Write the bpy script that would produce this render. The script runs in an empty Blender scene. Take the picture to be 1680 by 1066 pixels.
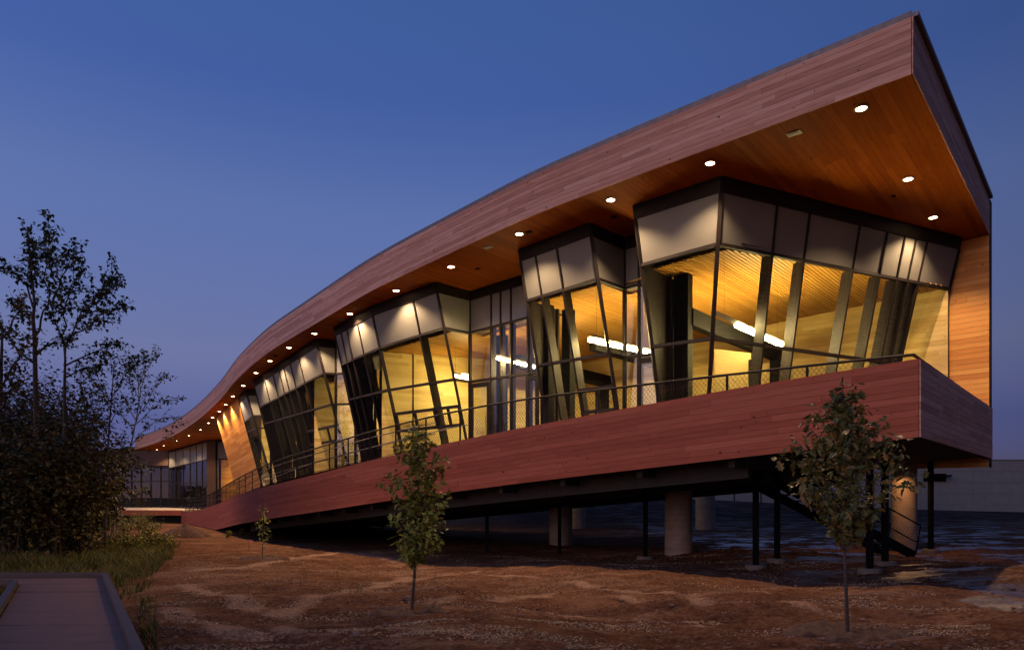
import bpy, math, random
import numpy as np
from mathutils import Vector, Matrix, noise

random.seed(7)
rng = np.random.default_rng(7)
S = bpy.context.scene
COL = S.collection
R = math.radians

# ------------------------------------------------------------------ camera, sky, sun, exposure
EYE = 1.7
cam = bpy.data.cameras.new('camera')
cam_o = bpy.data.objects.new('camera', cam)
COL.objects.link(cam_o)
cam_o.location = (0, 0, EYE)
cam_o.rotation_euler = (math.pi / 2, 0, 0)
cam.lens = 24
cam.sensor_width = 36
cam.shift_y = 0.1679
cam.clip_end = 3000
S.camera = cam_o

W = bpy.data.worlds.new('World')
S.world = W
W.use_nodes = True
wn = W.node_tree
bg = wn.nodes['Background']
sky = wn.nodes.new('ShaderNodeTexSky')
sky.sky_type = 'NISHITA'
sky.sun_disc = False
sky.sun_elevation = R(6)
sky.sun_rotation = R(225)
sky.ozone_density = 1.5
sky.dust_density = 0.3
# tungsten white balance of the exposure, earth shadow low down, fading away from the afterglow
tcw = wn.nodes.new('ShaderNodeTexCoord')
sxw = wn.nodes.new('ShaderNodeSeparateXYZ')
wn.links.new(tcw.outputs['Generated'], sxw.inputs[0])
rw = wn.nodes.new('ShaderNodeValToRGB')
els = rw.color_ramp.elements
for p_, c_ in ((0.0, (.20, .21, 1.05)), (.05, (.27, .26, 1.05)), (.10, (.32, .30, .95)), (.19, (.80, .62, 1.13)), (.375, (1.0, .94, 1.67)), (.50, (.71, .85, 1.80)), (.588, (.77, .98, 1.97))):
    e_ = els[0] if p_ == 0.0 else (els[-1] if p_ == .588 else els.new(p_))
    e_.position = p_
    e_.color = tuple(q / 2 for q in c_) + (1,)
wn.links.new(sxw.outputs[2], rw.inputs[0])
mr = wn.nodes.new('ShaderNodeMapRange')
for k_, v_ in ((1, -1.0), (2, 1.0), (3, 3.6), (4, .4)): mr.inputs[k_].default_value = v_
wn.links.new(sxw.outputs[0], mr.inputs[0])
sc_ = wn.nodes.new('ShaderNodeVectorMath'); sc_.operation = 'SCALE'
wn.links.new(rw.outputs[0], sc_.inputs[0]); wn.links.new(mr.outputs[0], sc_.inputs['Scale'])
tint = wn.nodes.new('ShaderNodeVectorMath'); tint.operation = 'MULTIPLY'
wn.links.new(sky.outputs[0], tint.inputs[0]); wn.links.new(sc_.outputs[0], tint.inputs[1])
wn.links.new(tint.outputs[0], bg.inputs[0])
bg.inputs[1].default_value = 0.10

sun = bpy.data.lights.new('sun', 'SUN')
sun.energy = 0.75
sun.angle = R(40)
sun.color = (1.0, 0.68, 0.50)
sun_o = bpy.data.objects.new('sun', sun)
COL.objects.link(sun_o)
sun_o.rotation_euler = (R(84), 0, R(-45))                       # afterglow low behind the camera
S.view_settings.view_transform = 'Standard'
S.view_settings.look = 'None'
S.view_settings.exposure = 0.0
S.view_settings.gamma = 1.0
S.render.engine = 'CYCLES'
S.cycles.use_denoising = True
S.cycles.sample_clamp_indirect = 4.0
S.cycles.max_bounces = 8
S.cycles.diffuse_bounces = 4
S.cycles.transparent_max_bounces = 24
S.cycles.caustics_reflective = False
S.cycles.caustics_refractive = False

LAMP_W = 960.0          # soffit downlight, watts
TUBE = 300.0             # fluorescent tube emission

# ------------------------------------------------------------------ geometry of the place
F_, CX, HY = 1120.0, 840.0, 815.0
U = np.array([-0.767, 0.641]); U = U / np.linalg.norm(U)
V = np.array([0.6614, 0.7501]); V = V / np.linalg.norm(V)
C0 = np.array([7.9, 13.5])
K = 0.045
SOFF0 = 8.35 + EYE


def soff(p):
    """height of the tilted roof plane's underside above plan point p"""
    return SOFF0 - K * float((np.asarray(p) - C0) @ U)


def on_soffit(x, y):
    a, b = (x - CX) / F_, (HY - y) / F_
    d = np.array([a, 1.0])
    return d * ((8.35 + K * C0 @ U) / (b + K * (d @ U)))


def at_z(x, y, z):
    """point at absolute height z seen at survey pixel (x, y)"""
    Z = (z - EYE) * F_ / (HY - y)
    return np.array([(x - CX) / F_ * Z, Z])


FAS = [(1000, 305), (940, 328), (874, 353.3), (781, 396), (700, 433.7), (660, 452.4), (600, 482.5),
       (540, 518), (490, 547.8), (440, 578.5), (390, 621.5), (365.6, 651), (340, 676), (320, 692.2),
       (300, 705.5), (280, 716.5), (260, 725), (245, 730.2), (222, 737)]
kp = [C0] + [on_soffit(x, y) for x, y in FAS]
kp = np.array(kp)


def smooth_curve(pts, step=0.3):
    d = np.r_[0, np.cumsum(np.linalg.norm(np.diff(pts, axis=0), axis=1))]
    s = np.arange(0, d[-1], step)
    n = len(pts)
    # Catmull-Rom tangents on chord length
    m = np.zeros_like(pts)
    for i in range(n):
        a, b = max(0, i - 1), min(n - 1, i + 1)
        m[i] = (pts[b] - pts[a]) / (d[b] - d[a])
    out = []
    for q in s:
        i = min(n - 2, int(np.searchsorted(d, q, side='right')) - 1)
        h = d[i + 1] - d[i]
        t = (q - d[i]) / h
        out.append((2*t**3-3*t**2+1)*pts[i] + (t**3-2*t**2+t)*h*m[i] + (-2*t**3+3*t**2)*pts[i+1] + (t**3-t**2)*h*m[i+1])
    out = np.array(out)
    k = np.hanning(17); k /= k.sum()
    pad = 8
    ext = np.vstack([2*out[0]-out[pad:0:-1], out, 2*out[-1]-out[-2:-pad-2:-1]])
    return np.stack([np.convolve(ext[:, j], k, 'valid') for j in (0, 1)], 1)


CUR = smooth_curve(kp)                                   # eave line, plan
CUR_P = np.vstack([C0 - 0.13 * U, CUR[1:]])              # parapet line, plan
SL = np.r_[0, np.cumsum(np.linalg.norm(np.diff(CUR, axis=0), axis=1))]
SLP = np.r_[0, np.cumsum(np.linalg.norm(np.diff(CUR_P, axis=0), axis=1))]
LEN = SL[-1]
colx = CX + F_ * CUR_P[:, 0] / CUR_P[:, 1]


def cpt(c, sl, s):
    return np.array([np.interp(s, sl, c[:, 0]), np.interp(s, sl, c[:, 1])])


def cnorm(c, sl, s):
    """outward (towards the viewer) plan normal"""
    a, b = cpt(c, sl, max(0, s - .4)), cpt(c, sl, min(sl[-1], s + .4))
    t = (b - a) / np.linalg.norm(b - a)
    n = np.array([-t[1], t[0]])
    return n if n @ V < 0 else -n


# parapet survey: column, wood top, wood bottom, rail top
PAR = [(1511, 590.4, 717, 577), (1300, 623.3, 740.7, 598), (1168, 643.8, 755.8, 615), (1000, 677.5, 775, 634.6),
       (894, 696, 787.9, 648), (761, 722, 804.5, 667), (640, 748.5, 821, 697.4), (540, 773.5, 836.5, 725.8),
       (440, 798, 851, 758.4), (390, 812.5, 860, 782.2), (365, 824, 866, 796.5), (340, 833, 872, 811),
       (320, 838, 876, 816), (298, 839.5, 880, 816.3)]
ps, pw, pb, pr = [], [], [], []
for x, w_, b_, r_ in PAR:
    s_ = float(np.interp(-x, -colx, SLP))
    Z = cpt(CUR_P, SLP, s_)[1]
    ps.append(s_); pw.append((HY - w_) * Z / F_ + EYE); pb.append((HY - b_) * Z / F_ + EYE); pr.append((HY - r_) * Z / F_ + EYE)
P_END = ps[-1]


def smooth_fn(xs, ys, w=25):
    g = np.arange(0, xs[-1] + .2, .2)
    y = np.interp(g, xs, ys)
    e = np.r_[2*y[0]-y[w:0:-1], y, 2*y[-1]-y[-2:-w-2:-1]]
    k = np.hanning(2*w+1); k /= k.sum()
    y2 = np.convolve(e, k, 'valid')
    return lambda s: float(np.interp(s, g, y2))


ZW, ZB, ZR = smooth_fn(ps, pw), smooth_fn(ps, pb), smooth_fn(ps, pr)
ZF = lambda s: ZR(s) - 1.09                              # deck floor


def s_of(p):
    """arc position on the parapet line of the rule (direction V) through plan point p"""
    q = (CUR_P - np.asarray(p)) @ U
    return float(np.interp(0, q, SLP))


# ------------------------------------------------------------------ mesh helpers
class MB:
    def __init__(s):
        s.v, s.f, s.uv, s.t = [], [], [], []

    def quad(s, a, b, c, d, uv=None, tone=0.0):
        i = len(s.v)
        s.v += [tuple(a), tuple(b), tuple(c), tuple(d)]
        s.f.append((i, i + 1, i + 2, i + 3))
        s.uv += uv or [(0, 0), (1, 0), (1, 1), (0, 1)]
        s.t.append(tone)

    def poly(s, pts, uv=None, tone=0.0):
        i = len(s.v)
        s.v += [tuple(p) for p in pts]
        s.f.append(tuple(range(i, i + len(pts))))
        s.uv += uv or [(p[0], p[1]) for p in pts]
        s.t.append(tone)

    def hexa(s, c, tone=0.0, uvs=None):
        """c: 8 corners, bottom ring then top ring"""
        L = (Vector(c[1]) - Vector(c[0])).length
        H = (Vector(c[4]) - Vector(c[0])).length
        D = (Vector(c[3]) - Vector(c[0])).length
        for q, (a, b) in (((0, 1, 5, 4), (L, H)), ((2, 3, 7, 6), (L, H)), ((1, 2, 6, 5), (D, H)), ((3, 0, 4, 7), (D, H)), ((4, 5, 6, 7), (L, D)), ((3, 2, 1, 0), (L, D))):
            s.quad(*[c[k] for k in q], uv=[(0, 0), (a, 0), (a, b), (0, b)], tone=tone)

    def box(s, x0, x1, y0, y1, z0, z1, tone=0.0):
        s.hexa([(x0, y0, z0), (x1, y0, z0), (x1, y1, z0), (x0, y1, z0), (x0, y0, z1), (x1, y0, z1), (x1, y1, z1), (x0, y1, z1)], tone)

    def bar(s, a, b, w, d, up=(0, 0, 1), tone=0.0, off=(0, 0)):
        """rectangular bar a->b, width w along side, depth d along 'up' projected"""
        a, b = Vector(a), Vector(b)
        t = (b - a).normalized()
        n = Vector(up); n = (n - t * n.dot(t)).normalized()
        m = t.cross(n)
        a = a + m * off[0] + n * off[1]; b = b + m * off[0] + n * off[1]
        m *= w / 2; n *= d / 2
        s.hexa([a - m - n, b - m - n, b + m - n, a + m - n, a - m + n, b - m + n, b + m + n, a + m + n], tone)

    def tube(s, pts, r, n=8, caps=True):
        pts = [Vector(p) for p in pts]
        rs = r if isinstance(r, (list, tuple)) else [r] * len(pts)
        i0 = len(s.v)
        ref = Vector((0.31, 0.17, 0.93))
        rings = []
        for k, p in enumerate(pts):
            t = (pts[min(k + 1, len(pts) - 1)] - pts[max(k - 1, 0)])
            t = t.normalized() if t.length > 1e-9 else Vector((0, 0, 1))
            x = t.cross(ref)
            if x.length < .05: x = t.cross(Vector((1, 0, 0)))
            x.normalize(); y = t.cross(x)
            rings.append([p + (x * math.cos(2*math.pi*j/n) + y * math.sin(2*math.pi*j/n)) * rs[k] for j in range(n)])
        for k in range(len(pts) - 1):
            for j in range(n):
                j2 = (j + 1) % n
                s.quad(rings[k][j], rings[k][j2], rings[k+1][j2], rings[k+1][j], uv=[(j/n, k), ((j+1)/n, k), ((j+1)/n, k+1), (j/n, k+1)])
        if caps:
            s.poly(rings[0][::-1]); s.poly(rings[-1])

    def disc(s, c, r, n=20, up=True):
        pts = [(c[0] + r*math.cos(2*math.pi*k/n), c[1] + r*math.sin(2*math.pi*k/n), c[2]) for k in range(n)]
        s.poly(pts if up else pts[::-1])

    def lathe(s, prof, n=24, c=(0, 0, 0)):
        for k in range(len(prof) - 1):
            (r0, z0), (r1, z1) = prof[k], prof[k+1]
            for j in range(n):
                a, b = 2*math.pi*j/n, 2*math.pi*(j+1)/n
                s.quad((c[0]+r0*math.cos(a), c[1]+r0*math.sin(a), c[2]+z0), (c[0]+r0*math.cos(b), c[1]+r0*math.sin(b), c[2]+z0),
                       (c[0]+r1*math.cos(b), c[1]+r1*math.sin(b), c[2]+z1), (c[0]+r1*math.cos(a), c[1]+r1*math.sin(a), c[2]+z1))

    def mesh(s, name, mat, smooth=False, weld=False):
        me = bpy.data.meshes.new(name)
        me.from_pydata(s.v, [], s.f)
        ul = me.uv_layers.new(name='UVMap')
        ul.data.foreach_set('uv', np.array(s.uv, dtype=np.float32).ravel())
        at = me.attributes.new('tone', 'FLOAT', 'FACE')
        at.data.foreach_set('value', np.array(s.t, dtype=np.float32))
        if mat: me.materials.append(mat)
        if weld:
            import bmesh
            bm = bmesh.new(); bm.from_mesh(me)
            bmesh.ops.remove_doubles(bm, verts=bm.verts, dist=1e-5)
            bm.to_mesh(me); bm.free()
        if smooth:
            me.polygons.foreach_set('use_smooth', [True] * len(me.polygons))
        return me

    def build(s, name, mat, parent=None, smooth=False, weld=False):
        return link(name, s.mesh(name, mat, smooth, weld), parent)


def link(name, me, parent=None):
    o = bpy.data.objects.new(name, me)
    COL.objects.link(o)
    if parent:
        o.parent = parent
        # vertices are in world coordinates: cancel the parent's place
        p, M = parent, Matrix.Identity(4)
        while p:
            M = p.matrix_basis @ (M if not p.parent else M)
            p = p.parent
        o.matrix_parent_inverse = parent_world(parent).inverted()
    return o


def parent_world(o):
    m = o.matrix_basis.copy()
    if o.parent:
        m = parent_world(o.parent) @ o.matrix_parent_inverse @ m
    return m


def thing(name, label, cat, loc=(0, 0, 0), group=None):
    o = bpy.data.objects.new(name, None)
    o.empty_display_size = .2
    COL.objects.link(o)
    o.location = loc
    tag(o, label, cat, group)
    return o


def tag(o, label=None, cat=None, group=None, kind=None):
    if label: o['label'] = label
    if cat: o['category'] = cat
    if group: o['group'] = group
    if kind: o['kind'] = kind
    return o


def local(name, me, parent):
    """child in the parent's own coordinates"""
    o = bpy.data.objects.new(name, me)
    COL.objects.link(o)
    o.parent = parent
    return o


def copy_tree(o, parent=None):
    c = o.copy(); COL.objects.link(c)
    if parent: c.parent = parent
    for ch in o.children:
        copy_tree(ch, c)
    return c


def p3(p, z):
    return Vector((float(p[0]), float(p[1]), float(z)))


# ------------------------------------------------------------------ materials
def mat(name):
    m = bpy.data.materials.new(name)
    m.use_nodes = True
    nt = m.node_tree
    return m, nt, nt.nodes['Principled BSDF']


def nd(nt, typ, **kw):
    n = nt.nodes.new(typ)
    for k, v in kw.items():
        setattr(n, k, v)
    return n


def ramp(nt, fac, stops):
    n = nd(nt, 'ShaderNodeValToRGB')
    e = n.color_ramp.elements
    while len(e) < len(stops): e.new(.5)
    for q, (p, c) in zip(e, stops):
        q.position = p
        q.color = (*c, 1) if len(c) == 3 else c
    nt.links.new(fac, n.inputs[0])
    return n.outputs[0]


def mix(nt, fac, a, b, mode='MIX'):
    n = nd(nt, 'ShaderNodeMix', data_type='RGBA', blend_type=mode)
    for sock, val in ((n.inputs[0], fac), (n.inputs[6], a), (n.inputs[7], b)):
        if hasattr(val, 'is_linked'): nt.links.new(val, sock)
        elif isinstance(val, (int, float)): sock.default_value = val
        else: sock.default_value = (*val, 1)
    return n.outputs[2]


def math_(nt, op, a, b=0.0, c=None, clamp=False):
    n = nd(nt, 'ShaderNodeMath', operation=op, use_clamp=clamp)
    for i, val in enumerate((a, b) if c is None else (a, b, c)):
        if hasattr(val, 'is_linked'): nt.links.new(val, n.inputs[i])
        else: n.inputs[i].default_value = val
    return n.outputs[0]


def noise_(nt, vec, scale, detail=4, rough=.55, out=0):
    n = nd(nt, 'ShaderNodeTexNoise')
    n.inputs['Scale'].default_value = scale
    n.inputs['Detail'].default_value = detail
    n.inputs['Roughness'].default_value = rough
    if vec is not None: nt.links.new(vec, n.inputs['Vector'])
    return n.outputs[out]


def mapping(nt, vec, scale, loc=(0, 0, 0)):
    n = nd(nt, 'ShaderNodeMapping')
    n.inputs['Scale'].default_value = scale
    n.inputs['Location'].default_value = loc
    nt.links.new(vec, n.inputs['Vector'])
    return n.outputs[0]


def bump(nt, h, strength, dist=.02):
    n = nd(nt, 'ShaderNodeBump')
    n.inputs['Strength'].default_value = strength
    n.inputs['Distance'].default_value = dist
    nt.links.new(h, n.inputs['Height'])
    return n.outputs[0]


def wood(name, dark, mid, light, knot=(.03, .012, .008), rough=.6, knots=True, var=1.0, knot_size=.05, spec=.25):
    """planed boards: UV.x runs along the board, tone / object random sets each board apart"""
    m, nt, b = mat(name)
    uv = nd(nt, 'ShaderNodeUVMap').outputs[0]
    rnd = nd(nt, 'ShaderNodeObjectInfo').outputs['Random']
    at = nd(nt, 'ShaderNodeAttribute', attribute_name='tone').outputs['Fac']
    t = math_(nt, 'FRACT', math_(nt, 'ADD', math_(nt, 'MULTIPLY', rnd, 7.31), at))
    shift = nd(nt, 'ShaderNodeCombineXYZ')
    nt.links.new(math_(nt, 'MULTIPLY', t, 37.0), shift.inputs[0])
    nt.links.new(math_(nt, 'MULTIPLY', t, 91.0), shift.inputs[1])
    vec = nd(nt, 'ShaderNodeVectorMath', operation='ADD')
    nt.links.new(uv, vec.inputs[0]); nt.links.new(shift.outputs[0], vec.inputs[1])
    vec = vec.outputs[0]
    g1 = noise_(nt, mapping(nt, vec, (1.1, 26, 1)), 2.0, 5, .6)
    g2 = noise_(nt, mapping(nt, vec, (.35, 5, 1)), 2.0, 2, .5)
    f = math_(nt, 'ADD', math_(nt, 'MULTIPLY', g1, .60), math_(nt, 'ADD', math_(nt, 'MULTIPLY', g2, .42 - .12 * var), math_(nt, 'ADD', math_(nt, 'MULTIPLY', t, .42 * var), -.13 + .21 * (1 - var))))
    c = ramp(nt, f, [(.25, dark), (.52, mid), (.85, light)])
    if knots:
        vo = nd(nt, 'ShaderNodeTexVoronoi')
        vo.inputs['Scale'].default_value = 1.0
        vo.inputs['Randomness'].default_value = 1.0
        nt.links.new(mapping(nt, vec, (6.5, 6.5, 1)), vo.inputs['Vector'])
        sep = nd(nt, 'ShaderNodeSeparateColor')
        nt.links.new(vo.outputs['Color'], sep.inputs[0])
        size = math_(nt, 'MAXIMUM', math_(nt, 'MULTIPLY', math_(nt, 'SUBTRACT', sep.outputs[0], .80), knot_size * 26), 0.0)
        k = math_(nt, 'MULTIPLY', math_(nt, 'SUBTRACT', size, vo.outputs['Distance']), 14.0, clamp=True)
        c = mix(nt, math_(nt, 'MULTIPLY', k, .8), c, knot)
    nt.links.new(c, b.inputs['Base Color'])
    b.inputs['Roughness'].default_value = rough
    b.inputs['Specular IOR Level'].default_value = spec
    nt.links.new(bump(nt, g1, .25, .004), b.inputs['Normal'])
    return m


M = {}
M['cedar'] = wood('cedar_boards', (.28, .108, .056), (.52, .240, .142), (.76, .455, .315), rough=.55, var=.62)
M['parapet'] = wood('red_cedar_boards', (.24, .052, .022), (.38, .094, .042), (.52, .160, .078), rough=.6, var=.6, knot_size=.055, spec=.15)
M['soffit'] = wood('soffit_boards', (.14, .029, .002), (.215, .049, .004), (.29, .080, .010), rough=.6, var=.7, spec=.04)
M['endwood'] = wood('end_wall_boards', (.52, .19, .035), (.68, .285, .055), (.78, .39, .10), rough=.5)
M['interior'] = wood('pale_interior_planks', (.40, .25, .075), (.58, .41, .14), (.72, .55, .23), knots=False, rough=.5, var=.8)
M['slat'] = wood('ceiling_slats', (.27, .125, .018), (.36, .175, .028), (.44, .23, .045), knots=False, rough=.5)


def plain(name, col, rough=.5, metal=0.0, nscale=6.0, amt=.25, spec=.5):
    m, nt, b = mat(name)
    tc = nd(nt, 'ShaderNodeTexCoord').outputs['Object']
    n = noise_(nt, tc, nscale, 5)
    c = ramp(nt, n, [(.3, tuple(x * (1 - amt) for x in col)), (.7, tuple(min(1, x * (1 + amt)) for x in col))])
    nt.links.new(c, b.inputs['Base Color'])
    b.inputs['Roughness'].default_value = rough
    b.inputs['Metallic'].default_value = metal
    b.inputs['Specular IOR Level'].default_value = spec
    return m


M['bronze'] = plain('dark_bronze_metal', (.015, .010, .009), .6, 0.0, spec=.16)
M['black'] = plain('black_steel', (.005, .0045, .0045), .7, spec=.06)
M['rail'] = plain('dark_rail_steel', (.014, .009, .008), .6, spec=.15)
M['cap'] = plain('roof_flashing', (.17, .14, .125), .5, .3)
M['roof'] = plain('roof_membrane', (.12, .12, .12), .8)
M['deckfloor'] = plain('deck_boards', (.085, .036, .020), .6)
M['landing'] = plain('pale_landing_concrete', (.55, .42, .27), .7)  # made pale as a reflector, bouncing downlight glow up to the far soffit
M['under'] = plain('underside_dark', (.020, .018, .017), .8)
M['screed'] = plain('polished_floor', (.30, .26, .20), .35)
M['plaster'] = plain('painted_plaster', (.11, .075, .03), .8, amt=.05, spec=.1)
M['vent'] = plain('vent_grey_metal', (.33, .30, .27), .5, .2)
M['farwall'] = plain('far_wall_panels', (.19, .185, .175), .8, nscale=1.2, amt=.08)
M['footing'] = plain('footing_concrete', (.13, .10, .08), .85, nscale=9)
M['mulch'] = plain('mulch', (.070, .028, .015), .95, nscale=14, amt=.5)
M['house'] = plain('dark_house', (.03, .03, .035), .8)
M['wing'] = plain('wing_brown_metal', (.075, .040, .028), .7, spec=.2)
M['void'] = plain('ceiling_backing_wood', (.10, .045, .010), .8)
M['pink'] = plain('pink_flag', (.75, .15, .12), .7)


def spandrel_mat():
    m, nt, b = mat('back_painted_glass')
    tc = nd(nt, 'ShaderNodeTexCoord').outputs['Object']
    n = noise_(nt, tc, .7, 3)
    nt.links.new(ramp(nt, n, [(.3, (.150, .143, .125)), (.7, (.18, .172, .150))]), b.inputs['Base Color'])
    b.inputs['Roughness'].default_value = .35
    b.inputs['Coat Weight'].default_value = .3
    b.inputs['Specular IOR Level'].default_value = .2
    b.inputs['Coat Roughness'].default_value = .03
    return m


def glass_mat():
    m = bpy.data.materials.new('clear_glazing'); m.use_nodes = True
    nt = m.node_tree
    nt.nodes.remove(nt.nodes['Principled BSDF'])
    out = nt.nodes['Material Output']
    tr = nd(nt, 'ShaderNodeBsdfTransparent'); tr.inputs[0].default_value = (.90, .90, .86, 1)
    gl = nd(nt, 'ShaderNodeBsdfGlossy'); gl.inputs['Roughness'].default_value = .005
    gl.inputs[0].default_value = (.95, .97, 1, 1)
    fr = nd(nt, 'ShaderNodeFresnel')
    ge = nd(nt, 'ShaderNodeNewGeometry')
    mp = nd(nt, 'ShaderNodeMapRange')
    mp.inputs[3].default_value = 1.45; mp.inputs[4].default_value = 1 / 1.45
    nt.links.new(ge.outputs['Backfacing'], mp.inputs[0]); nt.links.new(mp.outputs[0], fr.inputs[0])
    mx = nd(nt, 'ShaderNodeMixShader')
    nt.links.new(fr.outputs[0], mx.inputs[0]); nt.links.new(tr.outputs[0], mx.inputs[1]); nt.links.new(gl.outputs[0], mx.inputs[2])
    nt.links.new(mx.outputs[0], out.inputs[0])
    return m


def emit(name, col, strength):
    m = bpy.data.materials.new(name); m.use_nodes = True
    nt = m.node_tree
    nt.nodes.remove(nt.nodes['Principled BSDF'])
    e = nd(nt, 'ShaderNodeEmission')
    e.inputs[0].default_value = (*col, 1); e.inputs[1].default_value = strength
    nt.links.new(e.outputs[0], nt.nodes['Material Output'].inputs[0])
    return m


M['spandrel'] = spandrel_mat()
M['glass'] = glass_mat()
M['lens'] = emit('downlight_lens', (1.0, .66, .34), 60)
M['tube'] = emit('fluorescent_tube', (1.0, .78, .33), TUBE)
M['dimlens'] = emit('small_amber_lens', (1.0, .55, .2), 3)
M['lit'] = emit('lit_far_window', (1.0, .75, .25), .35)


def concrete_mat():
    m, nt, b = mat('column_concrete')
    tc = nd(nt, 'ShaderNodeTexCoord').outputs['Object']
    n = noise_(nt, tc, 3, 6)
    wv = noise_(nt, mapping(nt, tc, (.6, .6, 14)), 1.4, 3)
    f = math_(nt, 'ADD', math_(nt, 'MULTIPLY', n, .55), math_(nt, 'MULTIPLY', wv, .45))
    nt.links.new(ramp(nt, f, [(.3, (.17, .115, .085)), (.55, (.27, .20, .155)), (.8, (.34, .27, .21))]), b.inputs['Base Color'])
    b.inputs['Roughness'].default_value = .8
    nt.links.new(bump(nt, f, .4, .01), b.inputs['Normal'])
    return m


M['concrete'] = concrete_mat()


def ground_mat():
    m, nt, b = mat('bare_earth')
    tc = nd(nt, 'ShaderNodeTexCoord').outputs['Object']
    big = noise_(nt, tc, .22, 5, .6)
    med = noise_(nt, tc, 1.6, 6, .65)
    fine = noise_(nt, tc, 14, 6, .7)
    # straw and gravel streaks drawn out by wheels
    st = noise_(nt, mapping(nt, tc, (.35, .95, 1), (3, 1, 0)), 1.1, 6, .62)
    stm = ramp(nt, math_(nt, 'ADD', st, math_(nt, 'MULTIPLY', fine, .35)), [(.70, (0, 0, 0)), (.80, (1, 1, 1))])
    c = ramp(nt, math_(nt, 'ADD', math_(nt, 'MULTIPLY', big, .5), math_(nt, 'MULTIPLY', med, .5)),
             [(.36, (.042, .016, .009)), (.5, (.108, .043, .022)), (.64, (.185, .084, .046))])
    c = mix(nt, ramp(nt, fine, [(.40, (.0, .0, .0)), (.72, (.7, .7, .7))]), c, mix(nt, .6, c, (.30, .18, .115)))
    pit = noise_(nt, tc, 5.5, 5, .7)
    c = mix(nt, ramp(nt, pit, [(.30, (.75, .75, .75)), (.46, (0, 0, 0))]), c, (.035, .015, .009))
    c = mix(nt, math_(nt, 'MULTIPLY', stm, .32), c, (.36, .22, .145))
    pa = nd(nt, 'ShaderNodeAttribute', attribute_name='pale').outputs['Fac']
    grit = noise_(nt, tc, 24, 4, .7)
    pm = ramp(nt, math_(nt, 'ADD', math_(nt, 'MULTIPLY', pa, .42), math_(nt, 'MULTIPLY', grit, .75)), [(.56, (0, 0, 0)), (.80, (1, 1, 1))])
    c = mix(nt, math_(nt, 'MULTIPLY', pm, .85), c, mix(nt, grit, (.24, .125, .075), (.46, .285, .19)))
    # grass tint far left, wet clay on the right and behind the building
    sx = nd(nt, 'ShaderNodeSeparateXYZ'); nt.links.new(tc, sx.inputs[0])
    X, Y = sx.outputs[0], sx.outputs[1]
    edge = math_(nt, 'ADD', math_(nt, 'SUBTRACT', X, 5.2), math_(nt, 'MULTIPLY', math_(nt, 'SUBTRACT', big, .5), 9.0))
    right = ramp(nt, math_(nt, 'MULTIPLY', edge, .22), [(0.1, (0, 0, 0)), (.6, (1, 1, 1))])
    back = ramp(nt, math_(nt, 'MULTIPLY', math_(nt, 'SUBTRACT', Y, 21), .12), [(0.0, (0, 0, 0)), (.7, (1, 1, 1))])
    posx = ramp(nt, math_(nt, 'MULTIPLY', math_(nt, 'ADD', X, 4), .2), [(0, (0, 0, 0)), (1, (1, 1, 1))])
    zone = math_(nt, 'MAXIMUM', right, math_(nt, 'MULTIPLY', math_(nt, 'MULTIPLY', back, posx), .2), clamp=True)
    pud = noise_(nt, mapping(nt, tc, (.55, 1.0, 1), (7.7, 2.2, 0)), .9, 6, .6)
    wet = ramp(nt, math_(nt, 'ADD', pud, math_(nt, 'MULTIPLY', zone, .11)), [(.60, (0, 0, 0)), (.66, (1, 1, 1))])
    wet = math_(nt, 'MULTIPLY', wet, math_(nt, 'ADD', math_(nt, 'MULTIPLY', zone, .9), .1), clamp=True)
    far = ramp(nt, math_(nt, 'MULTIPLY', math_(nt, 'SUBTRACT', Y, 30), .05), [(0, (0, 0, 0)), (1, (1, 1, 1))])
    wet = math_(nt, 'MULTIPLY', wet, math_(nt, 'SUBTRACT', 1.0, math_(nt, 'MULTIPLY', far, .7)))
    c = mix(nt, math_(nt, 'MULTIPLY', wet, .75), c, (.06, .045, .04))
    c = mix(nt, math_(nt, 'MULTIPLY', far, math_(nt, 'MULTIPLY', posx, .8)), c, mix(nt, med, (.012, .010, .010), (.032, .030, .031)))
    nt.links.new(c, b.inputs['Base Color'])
    nt.links.new(math_(nt, 'ADD', 1.01, math_(nt, 'MULTIPLY', wet, .32)), b.inputs['IOR'])
    rg = mix(nt, wet, (.9, .9, .9), (.33, .33, .33))
    nt.links.new(rg, b.inputs['Roughness'])
    b.inputs['Specular IOR Level'].default_value = .5
    h = math_(nt, 'ADD', math_(nt, 'MULTIPLY', med, .6), math_(nt, 'MULTIPLY', fine, .35))
    h = math_(nt, 'MULTIPLY', h, math_(nt, 'SUBTRACT', 1.0, math_(nt, 'MULTIPLY', wet, .85)))
    bm_ = nd(nt, 'ShaderNodeBump'); bm_.inputs['Distance'].default_value = .14
    nt.links.new(h, bm_.inputs['Height'])
    nt.links.new(math_(nt, 'SUBTRACT', .95, math_(nt, 'MULTIPLY', far, .7)), bm_.inputs['Strength'])
    nt.links.new(bm_.outputs[0], b.inputs['Normal'])
    return m


M['earth'] = ground_mat()


def leaf_mat(name, dark, light, warm=None, warm_amt=.2, rough=.5):
    m, nt, b = mat(name)
    at = nd(nt, 'ShaderNodeAttribute', attribute_name='tone').outputs['Fac']
    stops = [(.0, dark), (.75, light)]
    if warm: stops = [(.0, dark), (max(.05, .9 - warm_amt), light), (1.0, warm)]
    nt.links.new(ramp(nt, at, stops), b.inputs['Base Color'])
    b.inputs['Roughness'].default_value = rough
    b.inputs['Specular IOR Level'].default_value = .22
    return m


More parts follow.
